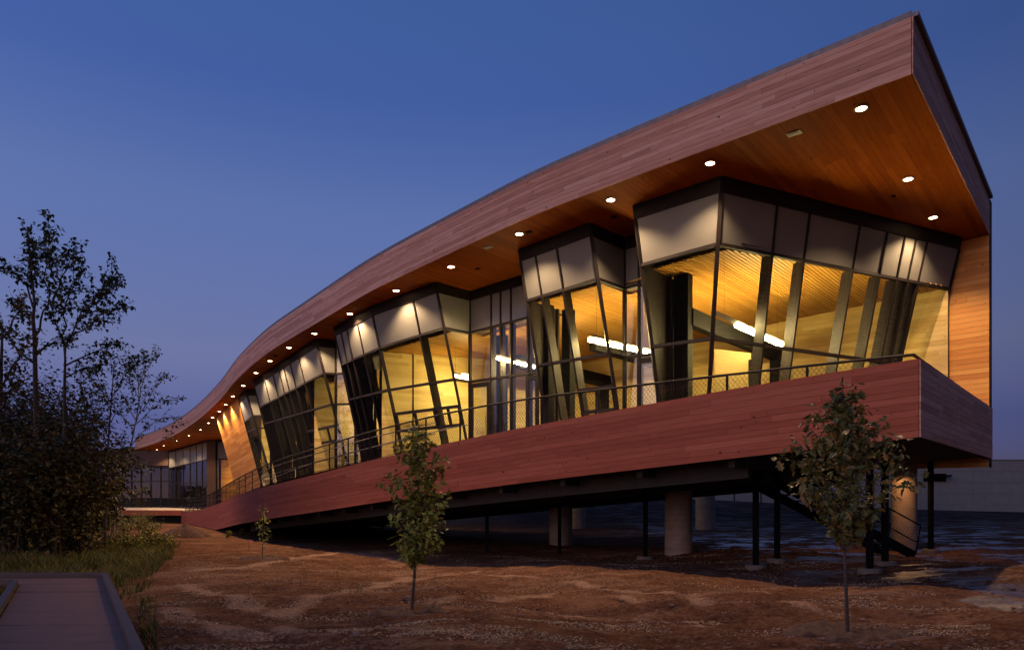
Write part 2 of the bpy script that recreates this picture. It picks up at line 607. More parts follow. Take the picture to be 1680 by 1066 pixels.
M['leaf_tree'] = leaf_mat('dusk_tree_leaves', (.035, .05, .022), (.075, .095, .04))
M['leaf_dark'] = leaf_mat('thicket_leaves', (.042, .040, .014), (.105, .095, .030), (.19, .095, .028), .3)
M['leaf_oak'] = leaf_mat('oak_leaves', (.055, .060, .018), (.135, .14, .042), (.24, .13, .035), .35, .45)
M['leaf_green'] = leaf_mat('yellow_green_leaves', (.11, .125, .016), (.26, .275, .04), (.32, .22, .045), .25, .5)
M['leaf_shrub'] = leaf_mat('shrub_leaves', (.09, .105, .016), (.23, .24, .042), (.32, .19, .04), .25)
M['grass'] = leaf_mat('grass_blades', (.045, .052, .010), (.13, .13, .026), (.22, .13, .036), .3, .8)
M['bark'] = plain('bark', (.055, .038, .030), .9, nscale=18, amt=.45)
M['bark_pale'] = plain('pale_bark', (.20, .165, .14), .9, nscale=16, amt=.4)
M['path'] = plain('boardwalk_surface', (.16, .070, .038), .62, nscale=2.5, amt=.16)
M['curb'] = plain('boardwalk_curb', (.060, .036, .028), .6, nscale=5, amt=.2)
M['stone'] = plain('clods', (.17, .095, .062), .95, nscale=5, amt=.4)
M['straw'] = plain('straw', (.40, .27, .16), .9, nscale=5, amt=.3)


# ------------------------------------------------------------------ terrain
def sst(a, b, x):
    t = np.clip((x - a) / (b - a), 0, 1)
    return t * t * (3 - 2 * t)


def ground_h(X, Y):
    X = np.asarray(X, float); Y = np.asarray(Y, float)
    u_ = np.maximum(0, (X - C0[0]) * U[0] + (Y - C0[1]) * U[1])
    z = -.60 * (1 - np.exp(-u_ / 14.0)) * sst(7, 15, Y)
    berm = np.clip(2.3 + (15.7 - X) * .056, -.2, 3.0)
    z = z + berm * sst(36, 78, Y) * sst(-6, 12, X)
    # low swells in the graded soil and a planting mound round each sapling
    z = z + .15 * np.sin(X * .55 + .4) * np.sin(Y * .42 + X * .2) * sst(5, 9, Y) * sst(30, 22, Y)
    z = z + .11 * np.sin(X * 1.05 - .5 * Y) * np.sin(Y * .8 + .35 * X + 1.0) * sst(6.5, 8.5, Y) * sst(15.5, 12.5, Y) * sst(-7.5, -5.5, X)
    z = z + .10 * np.exp(-((X + 4.6) ** 2 / 4.5 + (Y - 17.5) ** 2 / 3.0))
    return z


def at_g(x, y):
    """ground point under survey pixel (flat datum)"""
    Z = EYE * F_ / (y - HY)
    for _ in range(12):
        Z = .5 * Z + .5 * (EYE - float(ground_h((x - CX) / F_ * Z, Z))) * F_ / (y - HY)
    return ((x - CX) / F_ * Z, Z)


def at_d(x, Z):
    return ((x - CX) / F_ * Z, Z)



BANDS = [((489, 994), (656, 951), .26), ((650, 953), (770, 938), .22), ((418, 927), (561, 904), .35), ((299, 1008), (430, 1046), .22), ((308, 961), (395, 985), .25),
         ((794, 942), (985, 961), .12), ((700, 985), (905, 975), .16), ((1050, 985), (1330, 1000), .13), ((880, 1005), (1120, 1020), .12), ((500, 1035), (800, 1044), .14),
         ((560, 905), (640, 918), .3), ((1000, 968), (1250, 975), .10), ((330, 935), (420, 928), .3)]
BSEG = [(np.array(at_g(*a)), np.array(at_g(*b)), w) for a, b, w in BANDS]


def pale(x, y):
    """how much straw and gravel lies here, 0..1"""
    p = np.array([x, y]); v = 0.0
    for a, b, w in BSEG:
        d = b - a
        t = min(1.12, max(-.12, float((p - a) @ d / (d @ d))))
        q = a + d * t
        dd = float(np.hypot(*(p - q))) + .22 * noise.noise((x * 1.7, y * 1.7, 6))
        v = max(v, math.exp(-(dd / w) ** 2) if dd > 0 else 1.0)
    return v


def build_ground():
    def axis(lo, hi, dense_lo, dense_hi, d):
        a = list(np.arange(dense_lo, dense_hi, d))
        s, x = d, dense_hi
        while x < hi:
            a.append(x); s *= 1.22; x += s
        a.append(hi)
        s, x, pre = d, dense_lo, []
        while x > lo:
            s *= 1.22; x -= s; pre.append(max(x, lo))
        return np.array(sorted(set(pre + a)))
    xs = axis(-900, 900, -13, 17, .11)
    ys = axis(-300, 1200, 5.5, 27, .11)
    XX, YY = np.meshgrid(xs, ys)
    ZZ = ground_h(XX, YY)
    fl = ZZ.ravel()
    xf, yf = XX.ravel(), YY.ravel()
    near = (yf > 3) & (yf < 40) & (np.abs(xf) < 30)
    pl = np.zeros(len(xf))
    for i in np.nonzero(near)[0]:
        x, y = xf[i], yf[i]
        n = noise.fractal((x * .8, y * 1.1, 0), 1.0, 2.1, 4)
        c = noise.noise((x * 4.5, y * 5.5, 4.0))
        c2 = noise.noise((x * 2.1 + 9, y * 2.6, 1.0))
        if 5 < y < 27 and -14 < x < 18: pl[i] = pale(x, y)
        fl[i] += .05 * n + .035 * max(0, c) * (1 + c2) + .022 * c2 + .014 * noise.noise((x * 9, y * 9, 2.5))
        # wheel ruts running across in front of the building
        for (x0, y0, ang, w) in ((0, 12.6, .04, .32), (0, 11.3, .05, .30), (2, 9.6, .10, .35), (-4, 13.5, -.30, .3)):
            d = (y - y0) * math.cos(ang) - (x - x0) * math.sin(ang) + .25 * math.sin(x * .6 + y0)
            if abs(d) < .9:
                along = x * math.cos(ang) + y * math.sin(ang)
                fl[i] += -.055 * math.exp(-(d / w) ** 2) + .03 * math.exp(-((abs(d) - .5) / .18) ** 2)
                fl[i] += .014 * math.exp(-(d / w) ** 2) * math.sin(along * 21 + (1 if d > 0 else -1) * d * 9)
    me = bpy.data.meshes.new('ground')
    nx, ny = len(xs), len(ys)
    idx = np.arange(nx * ny).reshape(ny, nx)
    quads = np.stack([idx[:-1, :-1], idx[:-1, 1:], idx[1:, 1:], idx[1:, :-1]], -1).reshape(-1, 4)
    me.from_pydata(np.stack([xf, yf, fl], 1).tolist(), [], quads.tolist())
    pa = me.attributes.new('pale', 'FLOAT', 'POINT'); pa.data.foreach_set('value', pl.astype(np.float32))
    me.materials.append(M['earth'])
    me.polygons.foreach_set('use_smooth', [True] * len(me.polygons))
    o = link('ground', me)
    tag(o, kind='structure')
    return o


GROUND = build_ground()

# ------------------------------------------------------------------ the building
B = thing('nature_center', 'long curved cedar-clad building with glazed bays raised on columns', 'building', (float(C0[0]), float(C0[1]), 0))
bworld = parent_world(B)


def part(name, mb, m, parent=None, **k):
    return mb.build(name, m, parent or B, **k)


FH, CAPH = 1.12, .14
R_END = 11.03                                             # depth of the roof along V
E_END = C0 + V * R_END


def curve_board(c, sl, s0, s1, z0f, z1f, off, thick, nseg):
    """board following the curve between heights z0f(s) and z1f(s)"""
    mb = MB()
    rings = []
    ss = np.linspace(s0, s1, nseg + 1)
    for s in ss:
        p, n = cpt(c, sl, s), cnorm(c, sl, s)
        a, b = p + n * (off + thick), p + n * off
        rings.append((p3(a, z0f(s)), p3(a, z1f(s)), p3(b, z1f(s)), p3(b, z0f(s))))
    h = z1f(s0) - z0f(s0)
    for k in range(nseg):
        A, Bq = rings[k], rings[k+1]
        u0, u1 = ss[k], ss[k+1]
        mb.quad(A[0], Bq[0], Bq[1], A[1], uv=[(u0, 0), (u1, 0), (u1, h), (u0, h)])
        mb.quad(A[1], Bq[1], Bq[2], A[2], uv=[(u0, 0), (u1, 0), (u1, .02), (u0, .02)])
        mb.quad(Bq[0], A[0], A[3], Bq[3], uv=[(u1, 0), (u0, 0), (u0, .02), (u1, .02)])
    mb.quad(*[rings[0][k] for k in (3, 0, 1, 2)]); mb.quad(*[rings[-1][k] for k in (0, 3, 2, 1)])
    return mb


def clad_curve(c, sl, s_from, s_to, zb, zt, n, parent, m, lmin=2.6, lmax=5.2, off=.012, far=1e9):
    for j in range(n):
        s = s_from
        first = True
        while s < s_to - .05:
            scale = 1.0 if s < 22 else (1.6 if s < 40 else 2.6)
            L = random.uniform(lmin, lmax) * scale * (random.uniform(.3, 1) if first else 1)
            first = False
            e = min(s_to, s + L)
            if s_to - e < .8: e = s_to
            f0 = lambda q, j=j: zb(q) + (zt(q) - zb(q)) * (j / n) + .0025
            f1 = lambda q, j=j: zb(q) + (zt(q) - zb(q)) * ((j + 1) / n) - .0025
            mb = curve_board(c, sl, s + .002, e - .002, f0, f1, off, .020 + random.uniform(0, .006), max(1, int(math.ceil((e - s) / .9))))
            mb.build(parent.name.split('.')[0].replace('end_', '') + '_board', m, parent)
            s = e


def curve_wall(c, sl, s_from, s_to, zb, zt, t):
    """solid backing behind the boards"""
    mb = MB()
    ss = np.linspace(s_from, s_to, 90)
    prev = None
    for s in ss:
        p, n = cpt(c, sl, s), cnorm(c, sl, s)
        q = p - n * t
        ring = (p3(p, zb(s)), p3(p, zt(s)), p3(q, zt(s)), p3(q, zb(s)))
        if prev:
            for a, b in ((0, 1), (1, 2), (2, 3), (3, 0)):
                mb.quad(prev[a], ring[a], ring[b], prev[b])
        else:
            mb.quad(*ring)
        prev = ring
    mb.quad(*prev[::-1])
    return mb


zs_c = lambda s: soff(cpt(CUR, SL, s))
# fascia along the eave
fas = part('fascia', curve_wall(CUR, SL, .02, LEN, lambda s: zs_c(s) + .01, lambda s: zs_c(s) + FH - .01, .18), M['under'])
clad_curve(CUR, SL, 0.0, LEN, lambda s: zs_c(s) - .01, lambda s: zs_c(s) + FH, 10, fas, M['cedar'])


# straight cladding on a vertical face a->b (plan), heights linear
def clad_face(a, b, zb, zt, n, parent, m, nrm, lmin=2.4, lmax=4.8, name='board', t=.022, base=.012, stuff=None):
    a, b = np.asarray(a, float), np.asarray(b, float)
    L = np.linalg.norm(b - a); d = (b - a) / L
    nrm = np.asarray(nrm, float)
    for j in range(n):
        s, first = 0.0, True
        while s < L - .05:
            e = min(L, s + random.uniform(lmin, lmax) * (random.uniform(.3, 1) if first else 1)); first = False
            if L - e < .6: e = L
            th = t + random.uniform(0, .006)
            P0, P1 = a + d * (s + .002), a + d * (e - .002)
            def zz(q, k):
                f = (q / L)
                lo, hi = zb[0] + (zb[1] - zb[0]) * f, zt[0] + (zt[1] - zt[0]) * f
                return lo + (hi - lo) * k / n
            c = []
            for k, g in ((j, .0035), (j + 1, -.0035)):
                for P, q, o_ in ((P0, s, base + th), (P1, e, base + th), (P1, e, base), (P0, s, base)):
                    c.append(p3(P + nrm * o_, zz(q, k) + g))
            if stuff is None:
                mb = MB(); mb.hexa(c); mb.build(parent.name.split('.')[0].replace('end_', '') + '_' + name, m, parent)
            else:
                stuff.hexa(c, tone=random.random())
            s = e


# roof end fascia (short side) and roof body
ef = MB()
a_, b_ = C0, E_END
ef.hexa([p3(a_ + U*.02, soff(a_) + .01), p3(b_ + U*.02, soff(b_) + .01), p3(b_ + U*.2, soff(b_) + .01), p3(a_ + U*.2, soff(a_) + .01),
         p3(a_ + U*.02, soff(a_) + FH - .01), p3(b_ + U*.02, soff(b_) + FH - .01), p3(b_ + U*.2, soff(b_) + FH - .01), p3(a_ + U*.2, soff(a_) + FH - .01)])
efo = part('end_fascia', ef, M['under'])
clad_face(a_ - V * .036, b_ + V * .2, (soff(a_) - .01, soff(b_) - .01), (soff(a_) + FH, soff(b_) + FH), 10, efo, M['cedar'], np.array([V[1], -V[0]]))


def ruled(c, sl, s0, s1, d, za, zb_, n=110):
    mb = MB()
    prev = None
    for s in np.linspace(s0, s1, n):
        p = cpt(c, sl, s); q = p + V * d
        r = (p3(p, za(s, p)), p3(q, zb_(s, q)))
        if prev: mb.quad(prev[0], r[0], r[1], prev[1])
        prev = r
    return mb


roof = ruled(CUR, SL, 0, LEN, R_END, lambda s, p: soff(p) + FH + .03, lambda s, p: soff(p) + FH + .03)
part('roof', roof, M['roof'])
# flashing cap along eave and end
capm = curve_wall(CUR, SL, 0.0, LEN, lambda s: zs_c(s) + FH + .004, lambda s: zs_c(s) + FH + CAPH, .25)
cap = part('roof_flashing', capm, M['cap'])
ce = MB()
ce.bar(p3(C0 - U*.05 + V*.0, soff(C0) + FH + .05), p3(E_END - U*.05, soff(E_END) + FH + .05), .14, .09)
ce.build('end_flashing', M['cap'], B)

# soffit: tongue and groove boards running in from the eave
sm = MB()
s = 0.0
while s < LEN - .2:
    w = .15 if s < 30 else (.3 if s < 45 else .6)
    e = min(LEN, s + w)
    pa, pb_ = cpt(CUR, SL, s + .002), cpt(CUR, SL, e - .002)
    cut = [0.0]
    while cut[-1] < 10.9:
        cut.append(min(11.0, cut[-1] + random.uniform(2.2, 4.4)))
    for d0, d1 in zip(cut[:-1], cut[1:]):
        dz = random.uniform(-.003, .0)
        q = [pa + V*(d0 + .002), pb_ + V*(d0 + .002), pb_ + V*(d1 - .002), pa + V*(d1 - .002)]
        L, wd = d1 - d0, float(np.linalg.norm(pb_ - pa))
        lo = [p3(k, soff(k) + dz) for k in q]; hi = [p3(k, soff(k) + .02) for k in q]
        tn = random.random()
        sm.quad(lo[0], lo[3], lo[2], lo[1], uv=[(0, 0), (L, 0), (L, wd), (0, wd)], tone=tn)
        for k in range(4):
            k2 = (k + 1) % 4
            sm.quad(lo[k], lo[k2], hi[k2], hi[k], tone=tn)
    s = e
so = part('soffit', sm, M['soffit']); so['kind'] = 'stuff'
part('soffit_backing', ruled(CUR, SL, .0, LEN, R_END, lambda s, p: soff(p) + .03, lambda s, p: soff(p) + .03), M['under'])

# end wall: the roof ribbon folding down at the far corner
ew0, ew1 = E_END - U * .02, E_END + U * 3.2
zlow = 1.15 + EYE
ewb = MB()
zt0, zt1 = soff(ew0) - .0, soff(ew1)
zb_e = EYE + .95
W2 = [ew0 + V * .03, ew1 + V * .03, ew1 + V * .35, ew0 + V * .35]
ewb.hexa([p3(k, zb_e + .02) for k in W2] + [p3(W2[0], zt0 + FH), p3(W2[1], zt1 + FH), p3(W2[2], zt1 + FH), p3(W2[3], zt0 + FH)])
ewo = part('end_wall', ewb, M['under'])
clad_face(ew0, ew1, (zb_e, zb_e), (zt0, zt1), 44, ewo, M['endwood'], np.array([U[1], -U[0]]), 1.6, 3.4)
ee = MB()
ee.hexa([p3(ew0 - U*.03 + V*o, z) for z in (zb_e, zt0 + FH - .01) for o in (0, .36)][:2] + [p3(ew0 - U*.005 + V*.36, zb_e), p3(ew0 - U*.005, zb_e)] +
        [p3(ew0 - U*.03, zt0 + FH - .01), p3(ew0 - U*.03 + V*.36, zt0 + FH - .01), p3(ew0 - U*.005 + V*.36, zt0 + FH - .01), p3(ew0 - U*.005, zt0 + FH - .01)])
ee.build('edge_trim', M['bronze'], B)

# ------------------------------------------------------------------ deck and parapet
zb_p = lambda s: ZB(s)
zw_p = lambda s: ZW(s)
pp = part('parapet', curve_wall(CUR_P, SLP, .02, P_END, lambda s: zb_p(s) + .01, lambda s: zw_p(s) - .01, .14), M['under'])
clad_curve(CUR_P, SLP, 0.0, P_END, zb_p, zw_p, 11, pp, M['parapet'])
PC = CUR_P[0]
PE = PC + V * 10.5
zt_e = (ZW(0), ZW(0) + .07)
zb_e2 = (ZB(0), ZB(0) + .02)
pe = MB()
pe.hexa([p3(k, z) for z, ks in ((ZB(0) + .01, 0), (ZW(0) - .01, 0)) for k in (PC + U*.02, PE + U*.02, PE + U*.16, PC + U*.16)])
peo = part('end_parapet', pe, M['under'])
clad_face(PC - V*.040, PE, zb_e2, zt_e, 11, peo, M['cedar'], np.array([V[1], -V[0]]))
# timber capping on the parapet
part('parapet_cap', curve_wall(CUR_P, SLP, 0, P_END, lambda s: zw_p(s) + .002, lambda s: zw_p(s) + .028, .19), M['parapet'])
pc2 = MB(); pc2.bar(p3(PC + U*.09 + V*.2, ZW(0) + .018), p3(PE + U*.09, ZW(0) + .088), .2, .026); pc2.build('end_parapet_cap', M['parapet'], B)

DECK_D = 11.0
dk = ruled(CUR_P, SLP, .05, P_END, DECK_D, lambda s, p: ZF(s), lambda s, p: ZF(s))
part('deck_floor', dk, M['deckfloor'])
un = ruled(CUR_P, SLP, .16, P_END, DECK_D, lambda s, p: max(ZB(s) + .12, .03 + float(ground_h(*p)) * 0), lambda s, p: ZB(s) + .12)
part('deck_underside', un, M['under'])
# girders under the deck
gi = MB()
for d in (1.2, 4.6, 8.2, 10.6):
    for s0 in np.arange(3.8, 34, 3.0):
        a, b = cpt(CUR_P, SLP, s0) + V*d, cpt(CUR_P, SLP, s0 + 3.0) + V*d
        gi.bar(p3(a, ZB(s0) + .12 - .28), p3(b, ZB(s0 + 3) + .12 - .28), .26, .50)
for s0 in np.arange(3.9, 34, 2.4):
    p = cpt(CUR_P, SLP, s0)
    gi.bar(p3(p + V*.4, ZB(s0) - .04), p3(p + V*10.8, ZB(s0) - .04), .16, .26)
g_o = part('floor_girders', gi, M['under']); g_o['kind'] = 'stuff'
# back edge of the raised floor
be = MB()
for s0 in np.arange(3.9, 40, 4.0):
    a, b = cpt(CUR_P, SLP, s0) + V*11.02, cpt(CUR_P, SLP, s0 + 4.0) + V*11.02
    be.hexa([p3(a, ZB(s0) - .3), p3(b, ZB(s0+4) - .3), p3(b + V*.2, ZB(s0+4) - .3), p3(a + V*.2, ZB(s0) - .3), p3(a, ZF(s0)), p3(b, ZF(s0+4)), p3(b + V*.2, ZF(s0+4)), p3(a + V*.2, ZF(s0))])
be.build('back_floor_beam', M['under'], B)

# railing
rl = MB()
ss = np.arange(.25, P_END, .6)
inset = .10
rail_pt = lambda s: cpt(CUR_P, SLP, s) - cnorm(CUR_P, SLP, s) * inset
rl.tube([p3(PC + U*.12 + V*.1, ZR(0) - .025)] + [p3(rail_pt(s), ZR(s) - .025) for s in ss[1:]], .030, 6)
railing = part('railing', rl, M['rail'])
s = .35
posts = []
while s < P_END:
    posts.append(s); s += 1.76
for s in posts:
    p = rail_pt(s)
    z0 = min(ZW(s) - .03, ZF(s))
    mb = MB(); mb.bar(p3(p, z0), p3(p, ZR(s) - .04), .055, .03, up=(*cnorm(CUR_P, SLP, s), 0)); mb.build('post', M['rail'], railing)
mw = None
for i, (s0, s1) in enumerate(zip(posts[:-1], posts[1:])):
    mb = MB()
    a, b = rail_pt(s0), rail_pt(s1)
    L = s1 - s0
    za, zc = ZF(s0) + .06, ZR(s0) - .06
    zb0, zb1 = ZF(s1) + .06, ZR(s1) - .06
    H = zc - za
    pitch = .105 if s0 < 26 else .21
    r = .0045 if s0 < 26 else .006
    def pt(x, y):
        t = x / L
        q = a + (b - a) * t
        return p3(q, (za + (zb0 - za) * t) + y * ((zc - za) * (1 - t) + (zb1 - zb0) * t) / H)
    dz = H
    for sg in (1, -1):
        x = -dz
        while x < L:
            x0, x1 = x, x + dz * .8
            y0, y1 = 0, H
            # clip to panel
            if sg == 1: A = [(x0, 0), (x1, H)]
            else: A = [(x0, H), (x1, 0)]
            (xa, ya), (xb, yb) = A
            if xb > 0 and xa < L:
                t0, t1 = max(0, (0 - xa) / (xb - xa)), min(1, (L - xa) / (xb - xa))
                if t1 - t0 > .01:
                    mb.tube([pt(xa + (xb-xa)*t0, ya + (yb-ya)*t0), pt(xa + (xb-xa)*t1, ya + (yb-ya)*t1)], r, 3, caps=False)
            x += pitch
    mb.tube([p3(a, za), p3(b, zb0)], .016, 4)
    mb.build('wire_mesh', M['rail'], railing)
# rail on the short end
re_ = MB()
ra, rb = PC + U*.12 + V*.1, PE + U*.12 - V*.3
re_.tube([p3(ra, ZR(0) - .025), p3(rb, ZR(0) - .0)], .03, 6)
for k in range(7):
    q = ra + (rb - ra) * k / 6
    re_.bar(p3(q, ZF(0)), p3(q, ZR(0) - .04), .05, .03)
re_.build('end_railing', M['rail'], B)
# ramp handrails (two lines of paler tube on the inner side)
for hh, off in ((.86, .16), (.50, .16), (.9, 1.6)):
    hr = MB()
    ss2 = np.arange(14.0, P_END - 1, .8)
    hr.tube([p3(cpt(CUR_P, SLP, s) - cnorm(CUR_P, SLP, s) * off, ZF(s) + hh) for s in ss2], .02, 6)
    hr.build('ramp_handrail', M['bark_pale'] if False else M['cap'], B)

# level landing at the far left end of the deck, widened behind to bounce light
LA, LB = cpt(CUR_P, SLP, P_END), at_z(200, 817, 1.65)
LB = np.array([(200 - CX) / F_ * (LA[1] + .6), LA[1] + .6])
zl = ZF(P_END)
ld = MB()
n_ = np.array([0, -1.0])
lp_ = [LA, LB, LB + (-12, 18.3), LA + (7, 18.3)]
ld.hexa([p3(k, zl - .42) for k in lp_] + [p3(k, zl - .006) for k in lp_])
ldo = part('landing', ld, M['landing'])
clad_face(LB, LA, (zl - .44, zl - .44), (zl + .02, zl + .02), 3, ldo, M['parapet'], n_, 3, 4)
lr = MB()
lr.tube([p3(LB, zl + 1.06), p3(LA, zl + 1.06)], .03, 6)
lro = part('landing_railing', lr, M['rail'])
for k in range(6):
    q = LA + (LB - LA) * (k / 5)
    mb = MB(); mb.bar(p3(q, zl), p3(q, zl + 1.05), .06, .04); mb.build('post', M['rail'], lro)
for k in range(5):
    q, q2 = LA + (LB - LA) * (k / 5), LA + (LB - LA) * ((k + 1) / 5)
    mb = MB()
    for t in np.arange(.02, .99, .035):
        w = q + (q2 - q) * t
        mb.bar(p3(w, zl + .06), p3(w, zl + 1.0), .085, .03)
    mb.build('picket_panel', M['parapet'], lro)
bs = MB()                                                # dark sheet standing in for the shade below the landing
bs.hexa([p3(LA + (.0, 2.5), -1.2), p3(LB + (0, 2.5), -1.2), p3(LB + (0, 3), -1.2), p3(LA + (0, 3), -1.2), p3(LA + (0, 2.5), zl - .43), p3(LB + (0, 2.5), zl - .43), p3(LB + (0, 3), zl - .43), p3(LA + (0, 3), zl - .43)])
bs.build('landing_shade_sheet', M['under'], B)

# ------------------------------------------------------------------ glazed bays
LEAN = .26
Z_TR = 4.3 + EYE


def unit(a):
    return a / np.linalg.norm(a)


def bay(top, lean, mull, kinds, name='window_bay', label=None, zsp=1.55, zbot=None, ztr=Z_TR, vents=(), head=.36, fin=.30):
    """top: plan points under the soffit, left to right. lean/mull/kinds: one entry per face."""
    top = [np.asarray(p, float) for p in top]
    nf = len(top) - 1
    nrm = []
    for i in range(nf):
        t = unit(top[i+1] - top[i])
        n = np.array([t[1], -t[0]])                       # right of travel = towards the viewer
        nrm.append(n)
    w = []
    for i in range(nf + 1):
        fs = [k for k in (i - 1, i) if 0 <= k < nf]
        if len(fs) == 1:
            w.append(-nrm[fs[0]] * lean[fs[0]])
        else:
            A = np.array([nrm[fs[0]], nrm[fs[1]]])
            b = -np.array([lean[fs[0]], lean[fs[1]]])
            w.append(np.linalg.solve(A, b) if abs(np.linalg.det(A)) > .12 else -.5 * (nrm[fs[0]] * lean[fs[0]] + nrm[fs[1]] * lean[fs[1]]))
    zs = [soff(p) for p in top]
    zb = [(ZF(s_of(p)) if zbot is None else zbot) for p in top]

    def P(i, z, t=0.0):
        a = p3(top[i] + w[i] * (zs[i] - z), z)
        if t:
            b = p3(top[i+1] + w[i+1] * (zs[i+1] - z), z)
            a = a.lerp(b, t)
        return a

    def L(i, zl, t):
        """point on face i at level name, fraction t"""
        z0, z1 = lev[zl][i], lev[zl][i+1]
        a = p3(top[i] + w[i] * (zs[i] - z0), z0); b = p3(top[i+1] + w[i+1] * (zs[i+1] - z1), z1)
        return a.lerp(b, t)
    lev = {'top': zs, 'head': [z - head for z in zs], 'sp': [z - zsp for z in zs], 'tr': [ztr] * (nf + 1), 'bot': zb,
           'v1': [3.35 + EYE] * (nf + 1), 'v0': [2.68 + EYE] * (nf + 1)}
    fr = MB()
    for i in range(nf):
        n3 = Vector((*nrm[i], 0))
        for a, b, d, lo in (('head', 'top', .16, 0), ):
            c = [L(i, a, 0) + n3*.05, L(i, a, 1) + n3*.05, L(i, a, 1) - n3*d, L(i, a, 0) - n3*d, L(i, b, 0) + n3*.05, L(i, b, 1) + n3*.05, L(i, b, 1) - n3*d, L(i, b, 0) - n3*d]
            fr.hexa(c)
    o = part(name, fr, M['bronze'])
    if label: o['label'] = label
    for i in range(nf):
        n3 = Vector((*nrm[i], 0))
        ts = [0.0] + list(mull[i]) + [1.0]
        if kinds[i] == 'solid':
            mb = MB()
            c = [L(i, z, t) + n3*q for z in ('bot', 'head') for t, q in ((.01, .02), (.99, .02), (.99, -.04), (.01, -.04))]
            mb.hexa(c); mb.build('metal_panel', M['bronze'], o)
            continue
        mb = MB(); mb.bar(L(i, 'bot', 0) + Vector((0, 0, .05)), L(i, 'bot', 1) + Vector((0, 0, .05)), .12, .10); mb.build('sill', M['bronze'], o)
        for t in (ts[1:-1]):
            mb = MB(); mb.bar(L(i, 'head', t), L(i, 'sp', t), .055, .11, up=n3); mb.build('mullion', M['bronze'], o)
            mb = MB(); mb.bar(L(i, 'sp', t), L(i, 'bot', t), .065, fin + .06, up=n3, off=(0, -fin/2 + .03)); mb.build('mullion', M['bronze'], o)
        for z in ('sp', 'tr'):
            mb = MB(); mb.bar(L(i, z, .0), L(i, z, 1.0), .11, .085, up=(0, 0, 1)); mb.build('transom', M['bronze'], o)
        for k in range(len(ts) - 1):
            g = .012
            a, b = ts[k] + g * (ts[k+1] - ts[k]), ts[k+1] - g * (ts[k+1] - ts[k])
            def pane(lo, hi, nm, m, th=.012, push=0.0):
                mb = MB()
                c = [L(i, z, t) + n3*(q + push) for z in (lo, hi) for t, q in ((a, th/2), (b, th/2), (b, -th/2), (a, -th/2))]
                mb.hexa(c); return mb.build(nm, m, o)
            pane('sp', 'head', 'spandrel_panel', M['spandrel'], .03)
            pane('tr', 'sp', 'pane', M['glass'])
            pane('bot', 'tr', 'pane', M['glass'])
            if (i, k) in vents:
                mb = MB()
                for zz in ('v1', 'v0'):
                    mb.bar(L(i, zz, a), L(i, zz, b), .10, .11)
                for t in (a + .03*(b-a), (a + b) / 2, b - .03*(b-a)):
                    mb.bar(L(i, 'v0', t), L(i, 'v1', t), .10, .08, up=n3)
                mb.build('vent_frame', M['bronze'], o)
    for i in range(nf + 1):
        mb = MB()
        n3 = Vector((*(nrm[min(i, nf-1)] + nrm[max(i-1, 0)]), 0)).normalized()
        a, b = p3(top[i] + w[i]*head, zs[i] - head), p3(top[i] + w[i]*(zs[i] - zb[i]), zb[i])
        mb.bar(a, b, .10, .10, up=n3); mb.build('corner_post', M['bronze'], o)
    return o


def frac_on(a, b, cols):
    """fractions along plan segment a-b hit by survey columns"""
    out = []
    for x in cols:
        k = (x - CX) / F_
        d = b - a
        out.append(float((k * a[1] - a[0]) / (d[0] - k * d[1])))
    return [t for t in out if .01 < t < .99]


OS = on_soffit
A1, A2, A3 = OS(1040, 337), OS(1184, 289.5), OS(1569.5, 387.6)
A0 = A1 + V * 1.9
A3 = A3 + unit(A3 - A2) * .25
B1, B2, B3 = OS(851.4, 409.5), OS(966.7, 365.7), OS(1024.8, 391.4)
B0 = B1 + V * 1.9
C1, C2, C3, C4 = OS(548, 537.2), OS(609, 502.6), OS(714, 462.9), OS(771.4, 478)
C0_ = C1 + V * 2.0
D1, D2, D3 = OS(416, 623.8), OS(517.5, 555.4), OS(551, 558.6)
D0 = D1 + V * 2.4
E1, E2, E3 = OS(391, 652.4), OS(403, 639.3), OS(419, 639.3)
E3 = E2 + (E3 - E2) * 2.6
fA = frac_on(A2, A3, [1276, 1330, 1413, 1459, 1488, 1506, 1524])
bay([A0, A1, A2, A3], [0, LEAN, LEAN], [[], [], fA], ['solid', 'glass', 'glass'], label='tallest glazed corner bay nearest the roof end')
bay([B0, B1, B2, B3], [0, LEAN, 0], [[], frac_on(B1, B2, [876.5, 911]), []], ['solid', 'glass', 'glass'], label='glazed bay left of the corner bay', vents={(1, 2)})
bay([C0_, C1, C2, C3, C4], [0, LEAN, LEAN, 0], [[], frac_on(C1, C2, [557.5, 567, 584.5]), frac_on(C2, C3, [675.5]), []], ['solid', 'glass', 'glass', 'glass'],
    label='faceted glazed bay in the middle of the facade', vents={(2, 0), (2, 1)}, zsp=1.57)
bay([D0, D1, D2, D3], [0, LEAN, 0], [[], frac_on(D1, D2, [432.5, 446, 456, 463.5, 474, 488]), []], ['solid', 'glass', 'glass'], label='long narrow-paned bay beyond the faceted one', vents={(1, 5), (1, 6)})
bay([E1, E2, E3], [LEAN, 0], [[], []], ['glass', 'glass'], label='smallest far bay beside the leaning timber wall', zsp=1.6)
# recesses between bays: upright glass walls with doors
bay([B3, B3 + (A0 - B3) * 1.05], [0], [[.33]], ['glass'], name='recess_wall', label='narrow upright glazing between the two nearest bays', fin=.22)
rB = B0 + (B0 - C4) * .02
bay([C4, rB], [0], [frac_on(C4, rB, [806.7, 822, 839, 866.7])], ['glass'], name='recess_wall', label='upright glazing with doors between middle bays', fin=.22)
bay([D3, C0_ + V*.2], [0], [[.5]], ['glass'], name='recess_wall', fin=.2)
bay([E3, D0 + V*.2], [0], [[.5]], ['glass'], name='recess_wall', fin=.2)


